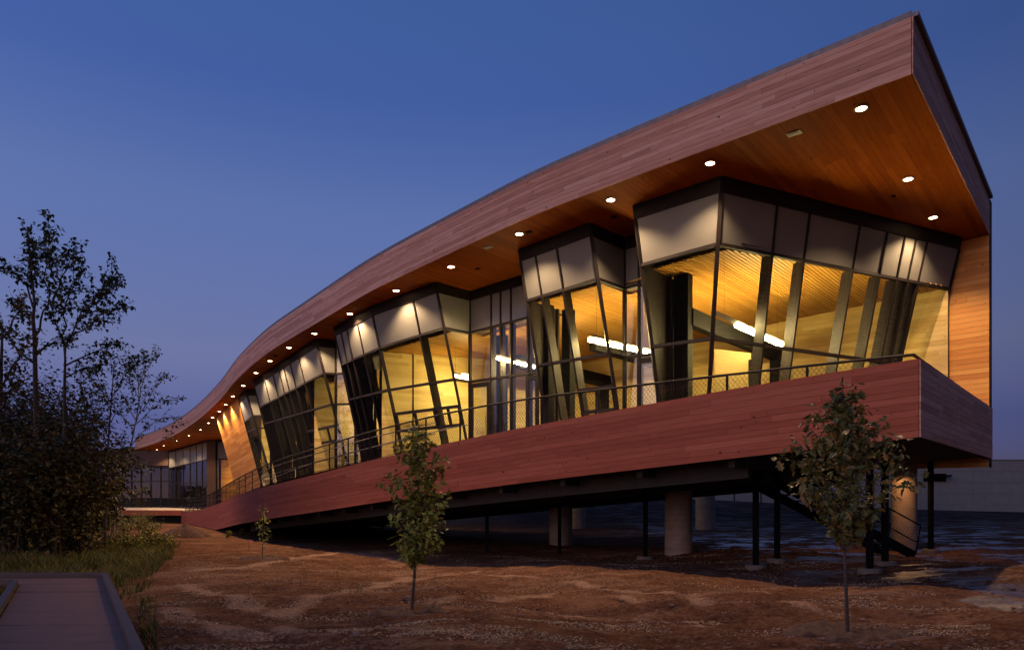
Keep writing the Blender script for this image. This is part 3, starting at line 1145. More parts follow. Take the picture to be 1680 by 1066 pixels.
def door(a, b, t0, t1, zh, label=None):
    """framed glass leaf set just proud of an upright wall"""
    p, q = a + (b - a) * t0, a + (b - a) * t1
    d = unit(q - p); n = np.array([d[1], -d[0]])
    z0 = ZF(s_of(p)) + .02
    p, q = p + n * .09, q + n * .09
    mb = MB()
    n3 = (*n, 0)
    for t in (.06, .94):
        w = p + (q - p) * t
        mb.bar(p3(w, z0), p3(w, zh), .13, .06, up=n3)
    for z, h in ((z0 + .14, .26), (zh - .08, .16)):
        mb.bar(p3(p, z), p3(q, z), .055, h)
    o = part('door', mb, M['bronze'])
    h = MB(); h.tube([p3(p + (q-p)*.84 + n*.06, z0 + .9), p3(p + (q-p)*.84 + n*.06, z0 + 1.4)], .016, 6); h.build('handle', M['cap'], o)
    g = MB(); g.hexa([p3(x + n*y, z) for z in (z0 + .27, zh - .16) for x, y in ((p + (q-p)*.1, .006), (q - (q-p)*.1, .006), (q - (q-p)*.1, -.006), (p + (q-p)*.1, -.006))])
    g.build('pane', M['glass'], o)
    return o


f1, f2 = frac_on(C4, rB, [775, 806])
door(C4, rB, f1, f2, 2.45 + 1.75 + EYE)
f1, f2 = frac_on(C4, rB, [867, 885]) if len(frac_on(C4, rB, [867, 885])) == 2 else (.8, .98)
door(C4, rB, f1, f2, 2.45 + 1.75 + EYE)
door(B3, A0, .34, .98, 2.45 + 1.75 + EYE)

# leaning timber wall left of the last bay
w0, w1 = OS(355.5, 685), E1
nw = np.array([unit(w1 - w0)[1], -unit(w1 - w0)[0]])
lwm = MB()
nC = 34
for j in range(nC):
    s = 0.0
    while s < .999:
        e = min(1.0, s + random.uniform(.18, .4))
        if 1 - e < .1: e = 1.0
        c = []
        for k, g in ((j, .004), (j + 1, -.004)):
            for t, o_ in ((s, .03), (e, .03), (e, 0), (s, 0)):
                p = w0 + (w1 - w0) * t
                z1_, z0_ = soff(p), ZF(s_of(p)) - .1
                z = z0_ + (z1_ - z0_) * k / nC + g
                c.append(p3(p - nw * LEAN * (z1_ - z) + nw * (o_ + random.uniform(0, .004) * (o_ > 0)), z))
        lwm.hexa(c, tone=random.random())
        s = e
lw = part('leaning_wall', lwm, M['endwood']); lw['kind'] = 'stuff'
lb = MB()
c = [p3(p - nw * LEAN * (soff(p) - z) - nw * o_, z) for zi in (0, 1) for p, o_ in ((w0, .02), (w1, .02), (w1, .3), (w0, .3)) for z in ((soff(p), ZF(s_of(p)) - .2)[1 - zi],)]
lb.hexa(c); lb.build('leaning_wall_backing', M['under'], B)
# its return to the far glazing
FG2, FG1 = OS(340.6, 721.3), OS(277.4, 739)
FG3 = OS(361, 721)
FG3 = FG2 + unit(FG3 - FG2) * 5.0
zfl = zl
bay([FG1, FG2], [0], [[.2, .4, .58, .74, .88]], ['glass'], name='far_glazing', label='dim curved entrance glazing at the far left', zsp=1.9, zbot=zfl, ztr=zfl + 2.6, head=.2)
bay([FG2 + (.9, 0), FG3], [0], [[.45]], ['glass'], name='far_glazing', label='amber-lit glazing beside the leaning timber wall', zsp=1.9, zbot=zfl, ztr=zfl + 1.6, head=.2)
fp = MB()
fp.hexa([p3(FG2 + k, z) for z in (zfl, soff(FG2)) for k in ((0, -.2), (.85, -.2), (.85, .5), (0, .5))])
fp.build('timber_pier', M['wing'], B)
# low wing running left from the far glazing
WL = np.array([(150 - CX) / F_ * 78, 78.0])
FGa = FG1 + np.array([-.1, .0])
zr0 = EYE + (HY - 736) * FGa[1] / F_
wg = MB()
for (za, zb__, dd) in ((EYE + (HY - 767) * 80 / F_, zr0, 0.0),):
    wg.hexa([p3(WL, za), p3(FGa, za), p3(FGa + (0, 8), za), p3(WL + (0, 8), za), p3(WL, zb__), p3(FGa, zb__), p3(FGa + (0, 8), zb__), p3(WL + (0, 8), zb__)])
part('wing_fascia', wg, M['wing'])
wgl = MB()
zt_w = EYE + (HY - 768) * 80 / F_
nW = 8
wf = MB()
for k in range(nW + 1):
    q = WL + (FGa - WL) * k / nW + (0, .6)
    wf.bar(p3(q, zfl), p3(q, zt_w), .14, .12, up=(0, 1, 0))
for z in (zfl + .08, zfl + 2.9, zfl + 4.4):
    wf.bar(p3(WL + (0, .6), z), p3(FGa + (0, .6), z), .1, .12)
wfo = part('wing_glazing', wf, M['bronze'], None)
for k in range(nW):
    q, q2 = WL + (FGa - WL) * k / nW + (0, .6), WL + (FGa - WL) * (k + 1) / nW + (0, .6)
    mb = MB(); mb.hexa([p3(x + (0, y), z) for z in (zfl + .1, zt_w) for x, y in ((q, -.006), (q2, -.006), (q2, .006), (q, .006))]); mb.build('pane', M['glass'], wfo)
wb = MB()
wb.hexa([p3(WL + (0, 7), zfl), p3(FGa + (14, 7), zfl), p3(FGa + (14, 7.3), zfl), p3(WL + (0, 7.3), zfl), p3(WL + (0, 7), zr0 + 1), p3(FGa + (14, 7), zr0 + 1), p3(FGa + (14, 7.3), zr0 + 1), p3(WL + (0, 7.3), zr0 + 1)])
wb.build('lobby_wall', M['under'], B)
q_ = at_d(243, 84.5)
mb = MB(); mb.box(q_[0] - 1.6, q_[0] + 1.6, 84.6, 84.7, zfl, zfl + 2.7); mb.build('lobby_door', M['plaster'], B)
wfl = MB(); wfl.hexa([p3(x, z) for z in (zfl - .4, zfl - .01) for x in (WL, FGa + (14, 0), FGa + (14, 8), WL + (0, 8))]); wfl.build('lobby_floor', M['screed'], B)
wrf = MB(); wrf.hexa([p3(x, z) for z in (zr0 + .01, zr0 + .12) for x in (WL + (-.2, -.3), FGa + (0, -.3), FGa + (0, 9), WL + (-.2, 9))]); wrf.build('wing_roof', M['under'], B)

# ------------------------------------------------------------------ interior
# slatted ceiling at the level of the spandrel sills; slats run across the rooms
ZC = lambda p: soff(p) - 1.52
cl = MB()
u = -.2
while u < 40:
    pitch = .105 if u < 16 else .21
    v0 = 1.9
    a, b = C0 + U*u + V*v0, C0 + U*(u + pitch*.74) + V*v0
    u_mid = u + pitch / 2
    # the ceiling stays behind the glass line
    if u < 4.95:
        t = (u - .5) / (4.4 - .5)
        vs = max(2.3, 10.95 - (u - .9) * 2.26)
    else:
        vs = 2.2 if (u < 7 or 8.6 < u < 11.3) else 3.7
        if 11.3 < u < 15.2: vs = 4.0
        if u >= 15.2: vs = float(np.interp(u, [15.2, 19, 22.5, 24.6, 30, 36, 40], [2.6, 2.7, 3.4, 4.6, 5.4, 7.6, 9.4]))
    ve = 10.9 if u < 24 else 15.0
    if vs < 10.5:
        q = [C0 + U*u + V*vs, C0 + U*(u + pitch*.74) + V*vs, C0 + U*(u + pitch*.74) + V*ve, C0 + U*u + V*ve]
        cl.hexa([p3(k, ZC(k)) for k in q] + [p3(k, ZC(k) + .06) for k in q], tone=random.random())
    u += pitch
clo = part('slat_ceiling', cl, M['slat']); clo['kind'] = 'stuff'
cb = MB()
q = [C0 + U*4.4 + V*2.4, C0 + U*22.4 + V*4.6, C0 + U*40 + V*9.8, C0 + U*40 + V*15.2, C0 + U*1.3 + V*11, C0 + U*1.25 + V*10.8]
cb.poly([p3(k, ZC(k) + .10) for k in q]); cb.build('ceiling_void', M['void'], B)


def plank_wall(a, b, zb, ztf, name='plank_wall', h=.16, m='interior'):
    """interior wall of long horizontal planks"""
    a, b = np.asarray(a, float), np.asarray(b, float)
    d = unit(b - a); n = np.array([d[1], -d[0]])
    mb = MB()
    zt = max(ztf(a), ztf(b))
    nn = int((zt - zb) / h) + 1
    L = np.linalg.norm(b - a)
    for j in range(nn):
        s = 0.0
        s = -random.uniform(0, 1.5)
        while s < L - .02:
            e = min(L, s + random.uniform(1.2, 3.2))
            s_ = max(0, s)
            if e > s_ + .02:
                c = [p3(a + d * x + n * y, z) for z in (zb + j*h + .002, zb + (j+1)*h - .002) for x, y in ((s_ + .001, .02), (e - .001, .02), (e - .001, 0), (s_ + .001, 0))]
                mb.hexa(c, tone=random.random())
            s = e
    o = part(name, mb, M[m]); o['kind'] = 'stuff'
    k = MB(); k.hexa([p3(a + d*x - n*y, z) for z in (zb, zt) for x, y in ((0, .004), (L, .004), (L, .1), (0, .1))]); k.build('wall_backing', M['under'], B)
    return o


zi = ZF(4)
plank_wall(C0 + U*18 + V*10.75, C0 + U*1.05 + V*10.75, zi, lambda p: ZC(p) + .05)
dC = unit(np.array([.91, .41]))
pC = np.array([-5.35, 28.1])
plank_wall(pC, pC + dC * 12.5, ZF(15) - .1, lambda p: ZC(p) + .05)
pD = D2 + np.array([.35, 2.9])
plank_wall(pD - dC * 1.2, pD + dC * 5.2, ZF(22) - .1, lambda p: ZC(p) + .05)
pE = E2 + np.array([.3, 3.6])
plank_wall(pE - dC*.6, pE + dC * 6, ZF(36) - .1, lambda p: ZC(p) + .05)
plank_wall(FG2 + (.2, 2.6), FG2 + (7.0, 2.9), zfl, lambda p: soff(p) - .1, m='endwood')
# plaster panel seen through the nearest bay
pn = MB()
pa_, pb_ = np.array(at_d(1172, 21.3)), np.array(at_d(1229, 21.9))
pn.hexa([p3(k, z) for z in (zi, 4.62 + EYE) for k in (pa_, pb_, pb_ + V*.15, pa_ + V*.15)])
pn.build('partition_panel', M['plaster'], B)


def steel(a, b, w, d, name='steel_column', up=(0, 1, 0)):
    mb = MB(); mb.bar(a, b, w, d, up=up); return mb.build(name, M['black'], B)


q = at_z(1106, 600, ZF(6) + .8); q = C0 + U*6.55 + V*3.3
steel(p3(q, zi), p3(q, ZC(q)), .46, .30, up=(*V, 0))
q2 = C0 + U*7.05 + V*3.6
steel(p3(q2, zi), p3(q2, ZC(q2)), .5, .3, up=(*U, 0))
for uu, v0, v1, z in ((6.4, 3.4, 10.6, 5.3), (10.2, 4.0, 10.6, 5.2), (13.8, 4.4, 10.6, 5.1)):
    a, b = C0 + U*uu + V*v0, C0 + U*uu + V*v1
    steel(p3(a, z + EYE), p3(b, z + EYE), .25, .5, 'steel_beam', up=(0, 0, 1))
    a = C0 + U*uu + V*10.2
    steel(p3(a, zi), p3(a, z + EYE), .3, .3, up=(*V, 0))
a = np.array(at_d(1237, 21.9))
steel(p3(a, zi), p3(a, 4.4 + EYE), .26, .26, up=(*V, 0))
for uu, vv in ((10.9, 3.6), (11.1, 2.7), (14.6, 4.4), (19.2, 4.0), (20.6, 4.4), (22.3, 5.0), (26.3, 5.7), (28.5, 6.2), (31, 7.0), (33.5, 7.8)):
    a = C0 + U*uu + V*vv
    steel(p3(a, ZF(s_of(a)) - .05), p3(a, ZC(a)), .34, .30, up=(*V, 0))
# dark partitions seen through the raked panes of the middle bays
for (ua, va, ub, vb) in ((22.6, 5.2, 19.6, 6.6), (35.5, 9.2, 27.5, 8.4)):
    a, b = C0 + U*ua + V*va, C0 + U*ub + V*vb
    mb = MB(); mb.hexa([p3(k, z) for z in (ZF(s_of(b)), ZC(b) - .1) for k in (a, b, b + V*.2, a + V*.2)]); mb.build('dark_partition', M['bronze'], B)
fl = MB()
for ua, ub in ((0.2, 15.0), (15.0, 24.0), (24.0, 40.0)):
    pass

# ------------------------------------------------------------------ supports below
col_i = 0
for x, y, wpx in ((920, 893, 38), (1113, 908, 44), (1157, 868, 31), (946, 866, 30), (1483, 903, 38)):
    X, Z = at_g(x, y)
    r = wpx * Z / F_ / 2
    zt = ZB(s_of((X, Z))) + .1
    mb = MB()
    n = 28
    zz = np.linspace(-.8, zt, 6)
    mb.tube([(X, Z, z) for z in zz], r, n, caps=False)
    mb.build('concrete_column', M['concrete'], B, smooth=True, weld=True)
for x, y in ((1240, 932), (1275, 921), (1059, 917), (918, 907), (799, 905), (628, 889), (700, 888), (1427, 938), (1452, 926), (1527, 905)):
    X, Z = at_g(x, y)
    zt = ZB(s_of((X, Z))) + .1
    mb = MB(); mb.box(X - .065, X + .065, Z - .065, Z + .065, -.8, zt)
    o = mb.build('steel_post', M['black'], B)
    if x > 1000:
        mb = MB(); mb.lathe([(.001, .10), (.26, .10), (.28, .06), (.28, -.2)], 14, (X, Z, float(ground_h(X, Z)))); mb.build('footing', M['footing'], o)

# ------------------------------------------------------------------ downlights in the soffit
def downlight_proto():
    o = thing('soffit_downlight', 'x', 'downlight', (0, 0, 0), 'round downlights along the timber soffit')
    mb = MB(); mb.lathe([(.106, -.004), (.106, -.016), (.14, -.016), (.145, 0.0), (.145, .03)], 24)
    local('trim_ring', mb.mesh('trim_ring', M['vent'], True, True), o)
    mb = MB(); mb.disc((0, 0, -.006), .105, 20, up=False)
    mb.disc((0, 0, .004), .105, 20, up=True)
    local('lens', mb.mesh('lens', M['lens']), o)
    ld_ = bpy.data.lights.new('lamp_beam', 'SPOT')
    ld_.energy = LAMP_W; ld_.color = (1.0, .67, .38); ld_.spot_size = R(128); ld_.spot_blend = .45; ld_.shadow_soft_size = .07
    lo = bpy.data.objects.new('lamp_beam', ld_); COL.objects.link(lo); lo.parent = o; lo.location = (0, 0, -.03)
    return o


ORD = ['first', 'second', 'third', 'fourth', 'fifth', 'sixth', 'seventh', 'eighth', 'ninth', 'tenth', 'eleventh', 'twelfth', 'thirteenth',
       'fourteenth', 'fifteenth', 'sixteenth', 'seventeenth', 'eighteenth', 'nineteenth', 'twentieth', 'twenty-first', 'twenty-second']
LP = [(1413, 177), (1165, 267), (1002, 327), (852, 383), (740, 437), (650, 476), (574, 514), (516, 546.5), (474, 569.5), (443, 591.5), (420, 611),
      (399, 632), (382, 649.3), (370.5, 663.3), (360, 674.5), (349, 684), (342, 693.3), (329, 704.3), (310, 714), (289.4, 722.7), (268.5, 730.4), (257.5, 737.2)]
proto = downlight_proto()
for i, (x, y) in enumerate(LP + [(1490, 293), (1531, 356)]):
    o = proto if i == 0 else copy_tree(proto)
    p = on_soffit(x, y)
    o.location = p3(p, soff(p) - .012)
    if i < len(LP):
        o['label'] = ('largest brightest downlight under the tall near corner of the roof' if i == 0 else
                      '%s lit downlight along the long eave, counted from the near roof corner' % ORD[i])
    else:
        o['label'] = ('downlight above the corner bay, second back from the near roof corner' if i == len(LP) else
                      'downlight above the orange end wall, rearmost on the short eave')

# small grilles and detectors in the soffit
for k, (x, y, dark, sz) in enumerate(((1303, 218, 0, .30), (800, 405, 0, .30), (560, 524, 0, .28), (1007, 355, 1, .16), (784, 440, 1, .16), (868, 380, 1, .18), (452, 583, 1, .2), (1466, 321, 1, .10))):
    p = on_soffit(x, y)
    mb = MB()
    z = soff(p) - .014
    t, v2 = U * sz / 2, V * sz / 2 * (.6 if not dark else .8)
    c = [p - t - v2, p + t - v2, p + t + v2, p - t + v2]
    mb.hexa([p3(k_, z - .012) for k_ in c] + [p3(k_, z + .01) for k_ in c])
    for g in np.linspace(-.7, .7, 6):
        mb.bar(p3(p - t*.85 + v2*g, z - .016), p3(p + t*.85 + v2*g, z - .016), .012, .01)
    mb.build('ceiling_grille', M['vent'] if not dark else M['black'], B)

# ------------------------------------------------------------------ pendants inside
def pendant(a, b, z, label, dark=0.0, r=.05):
    a, b = np.asarray(a, float), np.asarray(b, float)
    c = (a + b) / 2; d = unit(b - a)
    o = thing('tube_pendant', label, 'pendant light', (float(c[0]), float(c[1]), z), 'fluorescent tube pendants indoors')
    mb = MB(); mb.bar(p3(a, z + .10), p3(b, z + .10), .06, .05)
    mb.bar(p3(a, z + .05), p3(b, z + .05), .03, .1)
    mb.build('housing', M['vent'], o)
    mb = MB()
    s0 = a + (b - a) * dark
    mb.tube([p3(s0 + d*.03, z), p3(b - d*.03, z)], r, 8)
    mb.build('tube', M['tube'], o)
    for t in (.12, .88):
        p = a + (b - a) * t
        mb = MB(); mb.tube([p3(p, z + .1), p3(p, min(ZC(p) + .03, z + 2.2))], .004, 4); mb.build('cable', M['black'], o)
    return o


zp = 4.9 + EYE
pendant(at_z(1172, 517, zp), at_z(1287, 567, zp), zp, 'longest lit tube pendant behind the corner bay glass', .28, .085)
pendant(at_z(966, 557, zp), at_z(1065, 578, zp), zp, 'lit tube pendant spanning the second bay and the narrow recess', 0, .07)
pendant(at_z(815, 587, zp), at_z(877, 602, zp), zp, 'lit tube pendant behind the doors between the middle bays')
pendant(at_z(744, 615.5, zp), at_z(769, 621.5, zp), zp, 'short lit tube pendant at the right edge of the faceted bay', 0, .042)
pendant(at_z(928, 609, zp), at_z(942, 612, zp), zp, 'small deep tube pendant low in the second bay')
zq = 4.45 + EYE
pendant(at_z(619, 663.5, zq), at_z(642, 667, zq), zq, 'lit tube pendant low in the left part of the faceted bay')
q = C0 + U*27 + V*6.6
pendant(q, q + V*2.6, EYE + 4.6, 'added fill tube pendant deep inside the long narrow-paned bay')  # fill lamp added to brighten this bay's dark interior
q = C0 + U*37 + V*9.6
pendant(q, q + V*2.4, EYE + 4.4, 'added fill tube pendant deep inside the smallest far bay')  # extra fill lamp added to light the last bay from inside

q = FG2 + np.array([2.0, 1.5])
pendant(q, q + np.array([3.2, .3]), zfl + 3.6, 'added tube pendant lighting the amber far glazing beside the leaning wall', 0, .03)  # lamp added so the far glazing glows amber

# exit-path lamp on the underside near the stair
q = C0 + U*2.2 + V*9.6
ul = thing('under_deck_lamp', 'small amber lamp under the deck beside the stair', 'lamp', (float(q[0]), float(q[1]), ZB(2) + .05))
mb = MB(); mb.lathe([(.001, -.10), (.09, -.10), (.11, -.06), (.11, .06)], 16); local('housing', mb.mesh('housing', M['vent'], True), ul)
mb = MB(); mb.disc((0, 0, -.102), .08, 16, up=False); local('lens', mb.mesh('lens', M['dimlens']), ul)
sp = bpy.data.lights.new('lamp_beam', 'SPOT'); sp.energy = 110; sp.color = (1, .5, .18); sp.spot_size = R(150); sp.spot_blend = .3; sp.shadow_soft_size = .06
spo = bpy.data.objects.new('lamp_beam', sp); COL.objects.link(spo); spo.parent = ul; spo.location = (0, 0, -.13)

# ------------------------------------------------------------------ steel stair under the right end
def stair():
    top = np.array([6.6, 19.5]); zt = ZB(3) + .1
    foot = at_z(1503, 903, 0.0); 
    foot = np.array([(1500 - CX) / F_ * 21.3, 21.3])
    d = unit(foot - top); n = np.array([-d[1], d[0]])
    o = thing('steel_stair', 'dark steel stair with wire railings descending from the deck underside', 'stair', (float(foot[0]), float(foot[1]), 0))
    Wd = 1.15
    g0 = float(ground_h(*foot))
    run = np.linalg.norm(foot - top)
    steps = 15
    for sgn in (0, 1):
        mb = MB(); mb.bar(p3(top + n*Wd*sgn, zt - .1), p3(foot + n*Wd*sgn, g0 + .05), .05, .28); mb.build('stringer', M['black'], o)
    for k in range(1, steps):
        t = k / steps
        p = top + (foot - top) * t
        z = zt + (g0 - zt) * t
        mb = MB(); mb.hexa([p3(x, z_) for z_ in (z - .02, z + .02) for x in (p, p + d*.28, p + d*.28 + n*Wd, p + n*Wd)]); mb.build('tread', M['black'], o)
    for sgn in (0, 1):
        mb = MB()
        off = n * (Wd * sgn)
        top_r = [p3(top + off, zt + .95), p3(foot + off, g0 + 1.0), p3(foot + off - d*.02, g0 + .95)]
        mb.tube([p3(top + off, zt + .95), p3(foot + off + d*.25, g0 + .98), p3(foot + off + d*.05, g0 + .1)], .024, 6)
        mb.tube([p3(top + off, zt + .45), p3(foot + off, g0 + .5), p3(foot + off + d*.12, g0 + .5)], .018, 6)
        h = mb.build('handrail', M['black'], o)
        for t in np.linspace(.05, .98, 6):
            p = top + (foot - top) * t + off
            z = zt + (g0 - zt) * t
            mb = MB(); mb.bar(p3(p, z), p3(p, z + .95), .04, .03); mb.build('post', M['black'], o)
        mb = MB()
        for t in np.arange(.02, .99, .018):
            p, p2 = top + (foot - top) * t + off, top + (foot - top) * min(1, t + .07) + off
            z, z2 = zt + (g0 - zt) * t, zt + (g0 - zt) * min(1, t + .07)
            mb.tube([p3(p, z + .1), p3(p2, z2 + .9)], .004, 3, caps=False)
        mb.build('wire_mesh', M['rail'], o)


stair()

# ------------------------------------------------------------------ far things on the right
def far_things():
    o = thing('warehouse', 'long pale grey windowless warehouse wall beyond the site', 'building', (60, 86, 0))
    x0, x1, y0, zt = 44.0, 120.0, 84.0, EYE + 60 * 84 / F_
    g = -.6
    n = 12
    for k in range(n):
        a, b = x0 + (x1 - x0) * k / n, x0 + (x1 - x0) * (k + 1) / n
        for r in range(5):
            za, zc = g + (zt - g) * r / 5, g + (zt - g) * (r + 1) / 5
            mb = MB(); mb.box(a + .01, b - .01, y0 + random.uniform(-.012, 0), y0 + .3, za + .012, zc - .012); mb.build('wall_panel', M['farwall'], o)
    mb = MB(); mb.box(x0, x1, y0 + .1, y0 + 20, g, zt - .05); mb.build('core', M['farwall'], o)
    mb = MB(); mb.box(x0 - .1, x1, y0 - .1, y0 + .4, zt, zt + .12); mb.build('coping', M['cap'], o)
    mb = MB(); mb.box(50.6, 53.4, y0 - 1.2, y0 - .02, 4.2, 4.4); mb.box(50.6, 53.4, y0 - .05, y0 - .015, 3.6, 4.6); mb.build('door_canopy', M['black'], o)
    w = thing('low_wall', 'low pale wall with dark fence posts beyond the columns', 'wall', (25, 78, 1))
    xs = np.arange(4, 43.9, 3.05)
    for a, b in zip(xs[:-1], xs[1:]):
        mb = MB(); mb.box(a + .06, b - .06, 77.9, 78.15, -.4, EYE + .95); mb.build('wall_panel', M['farwall'], w)
    for a in xs:
        mb = MB(); mb.box(a - .055, a + .055, 77.85, 78.2, -.4, EYE + 2.4); mb.build('fence_post', M['black'], w)
    mb = MB()
    for z in (1.3, 1.9, 2.35): mb.box(4, 43.9, 78.0, 78.04, EYE + z, EYE + z + .04)
    mb.build('fence_rail', M['black'], w)
    h = thing('distant_house', 'dark distant house with two yellow lit windows', 'house', (36, 110, 0))
    mb = MB(); mb.box(30, 44, 110, 118, -.5, EYE + 3.0); mb.build('wall', M['house'], h)
    mb = MB()
    mb.poly([(29.5, 109.5, EYE + 3), (44.5, 109.5, EYE + 3), (41, 114, EYE + 5), (33, 114, EYE + 5)])
    mb.poly([(44.5, 118.5, EYE + 3), (29.5, 118.5, EYE + 3), (33, 114, EYE + 5), (41, 114, EYE + 5)])
    mb.poly([(29.5, 118.5, EYE + 3), (29.5, 109.5, EYE + 3), (33, 114, EYE + 5)]); mb.poly([(44.5, 109.5, EYE + 3), (44.5, 118.5, EYE + 3), (41, 114, EYE + 5)])
    mb.build('roof', M['house'], h)
    for xa in (35.0, 37.2):
        mb = MB(); mb.box(xa, xa + 1.4, 109.9, 109.98, EYE + 1.7, EYE + 2.4); f = mb.build('window', M['lit'], h)
        mb = MB(); mb.box(xa + .66, xa + .74, 109.86, 109.9, EYE + 1.7, EYE + 2.4); mb.box(xa, xa + 1.4, 109.86, 109.9, EYE + 2.03, EYE + 2.08); mb.build('frame', M['house'], f)


far_things()


# ------------------------------------------------------------------ plants
def leaf_quads(centers, size, jitter=.4, lobed=False, droop=.3):
    """numpy leaf cloud -> MB (each leaf folded along its midrib)"""
    mb = MB()
    n = len(centers)
    for c in centers:
        s = size * random.uniform(1 - jitter, 1 + jitter)
        a = random.uniform(0, 2*math.pi)
        el = random.uniform(-1.0, .5) - droop
        d = Vector((math.cos(a)*math.cos(el), math.sin(a)*math.cos(el), math.sin(el)))
        up = Vector((random.gauss(0, .5), random.gauss(0, .5), 1))
        sd = d.cross(up)
        if sd.length < 1e-3: continue
        sd.normalize(); nn = sd.cross(d)
        c = Vector(c)
        w = s * .36
        tn = random.random()
        f = nn * (s * .10)
        if lobed:
            mid = [c, c + d*s*.5 - f*.3, c + d*s]
            for sg in (1, -1):
                e = sd * sg
                mb.poly([mid[0], c + d*s*.16 + e*w*.55 + f, c + d*s*.28 + e*w*.35 + f*.7, c + d*s*.42 + e*w*1.15 + f*1.2, c + d*s*.56 + e*w*.5 + f*.7,
                         c + d*s*.74 + e*w*.85 + f, c + d*s*.86 + e*w*.3 + f*.4, mid[2], mid[1]][::sg], tone=tn)
        else:
            m = c + d*s
            mb.poly([c, c + d*s*.35 + sd*w + f, m, c + d*s*.5], tone=tn)
            mb.poly([c, c + d*s*.5, m, c + d*s*.35 - sd*w + f], tone=tn)
    return mb


random.seed(21)
TG = 'trees of the thicket at the left edge'


def limb_tree(name, label, Z, trunk, limbs, r, m, bark, leaf=.15, twigs=(.30, .85), per=7, leafy=.35, depth=1.0, dens=3):
    """tree from a surveyed trunk line and limb lines, each limb carrying twigs and leaf sprays"""
    def w(px, dy=0.0):
        x, y = px
        return Vector(((x - CX) / F_ * Z, Z + dy, EYE + (HY - y) / F_ * Z))
    b = w(trunk[0])
    g = float(ground_h(b.x, b.y))
    o = thing(name, label, 'tree', (b.x, b.y, g), TG)
    mb, pts = MB(), []
    tp = [Vector((b.x, b.y, g - .1))] + [w(q) for q in trunk[1:]]
    mb.tube(tp, [r * (1 - .75 * k / (len(tp) - 1)) for k in range(len(tp))], 7, caps=False)
    allr = [(tp, 0.0)]
    for L in limbs:
        dy = random.uniform(-depth, depth)
        path = [w(q, dy * (k / (len(L) - 1))) for k, q in enumerate(L)]
        fine = []
        for a, c in zip(path[:-1], path[1:]):
            n = max(2, int((c - a).length / .35))
            for k in range(n):
                q = a.lerp(c, k / n)
                fine.append(q + Vector((random.gauss(0, .03), random.gauss(0, .05), random.gauss(0, .03))))
        fine.append(path[-1])
        r0 = r * .42
        mb.tube(fine, [max(.006, r0 * (1 - .88 * k / (len(fine) - 1))) for k in range(len(fine))], 5, caps=False)
        allr.append((fine, leafy))
    for fine, lf in allr:
        n = len(fine)
        for k in range(int(n * lf), n):
            if lf == 0.0: continue
            for _ in range(random.randint(max(1, dens - 1), dens + 1)):
                p = fine[k]
                t = (fine[min(k+1, n-1)] - fine[max(k-1, 0)]).normalized() if n > 1 else Vector((0, 0, 1))
                d = (t * .8 + Vector((random.gauss(0, .6), random.gauss(0, .6), random.gauss(.15, .4)))).normalized()
                ln = random.uniform(*twigs) * (1.3 - .6 * k / n)
                e = p + d * ln
                md = p.lerp(e, .5) + Vector((0, 0, .04))
                mb.tube([p, md, e], [.008, .006, .003], 3, caps=False)
                for _ in range(per):
                    q = random.random() ** .55
                    c = p.lerp(e, q)
                    pts.append(c + Vector((random.gauss(0, .07), random.gauss(0, .07), random.gauss(0, .05))))
    mb.build('trunk', bark, o, smooth=True)
    leaf_quads(pts, leaf, .4).build('crown', m, o)
    return o


limb_tree('tall_tree', 'tall sparse tree with two upright leafy tops at far left', 24, [(62, 880), (60, 720), (58, 618), (57, 555), (54, 520), (57, 500), (51, 445), (45, 372)],
          [[(60, 552), (73, 526), (84, 504), (88, 465), (98, 409), (101, 376)], [(84, 504), (95, 470), (112, 440), (122, 415)], [(57, 506), (44, 470), (30, 452), (15, 440)],
           [(52, 460), (60, 430), (70, 402)], [(52, 480), (38, 455), (30, 428)], [(57, 540), (40, 520), (20, 500), (4, 490)], [(58, 600), (38, 570), (22, 545), (8, 540)], [(51, 440), (40, 410), (34, 392)],
           [(88, 465), (78, 440), (72, 418)], [(58, 580), (72, 560), (84, 550)]], .10, M['leaf_tree'], M['bark'], .15, per=8, leafy=.34, dens=4)
limb_tree('tall_tree', 'spreading tree with long limbs reaching right against the sky', 25.5, [(104, 885), (106, 740), (106, 640), (107, 587), (104, 560)],
          [[(105, 587), (117, 550), (134, 528), (141, 509), (171, 487), (189, 446)], [(105, 570), (104, 518), (99, 497), (117, 467), (128, 440)], [(117, 550), (146, 545), (171, 536), (189, 528)],
           [(134, 522), (156, 506), (174, 503), (189, 499)], [(141, 509), (150, 480), (158, 455)], [(104, 520), (118, 500), (140, 475), (146, 448)], [(107, 600), (130, 580), (150, 566), (160, 556)],
           [(106, 560), (90, 530), (82, 510)], [(158, 496), (168, 470), (176, 456)], [(106, 620), (128, 602), (148, 590)]], .09, M['leaf_tree'], M['bark'], .15, per=8, leafy=.36, dens=4)
limb_tree('edge_tree', 'leafy tree cut by the left edge of the photo', 22, [(-6, 890), (-4, 760), (0, 660), (2, 600), (4, 540)],
          [[(0, 640), (18, 600), (30, 570), (34, 548)], [(2, 600), (-14, 560), (-20, 510)], [(2, 560), (12, 520), (16, 488)], [(0, 680), (22, 650), (44, 622)], [(0, 660), (-20, 630), (-40, 600)]], .12, M['leaf_dark'], M['bark'], per=9, leafy=.2)
b_ = at_g(178, 893)
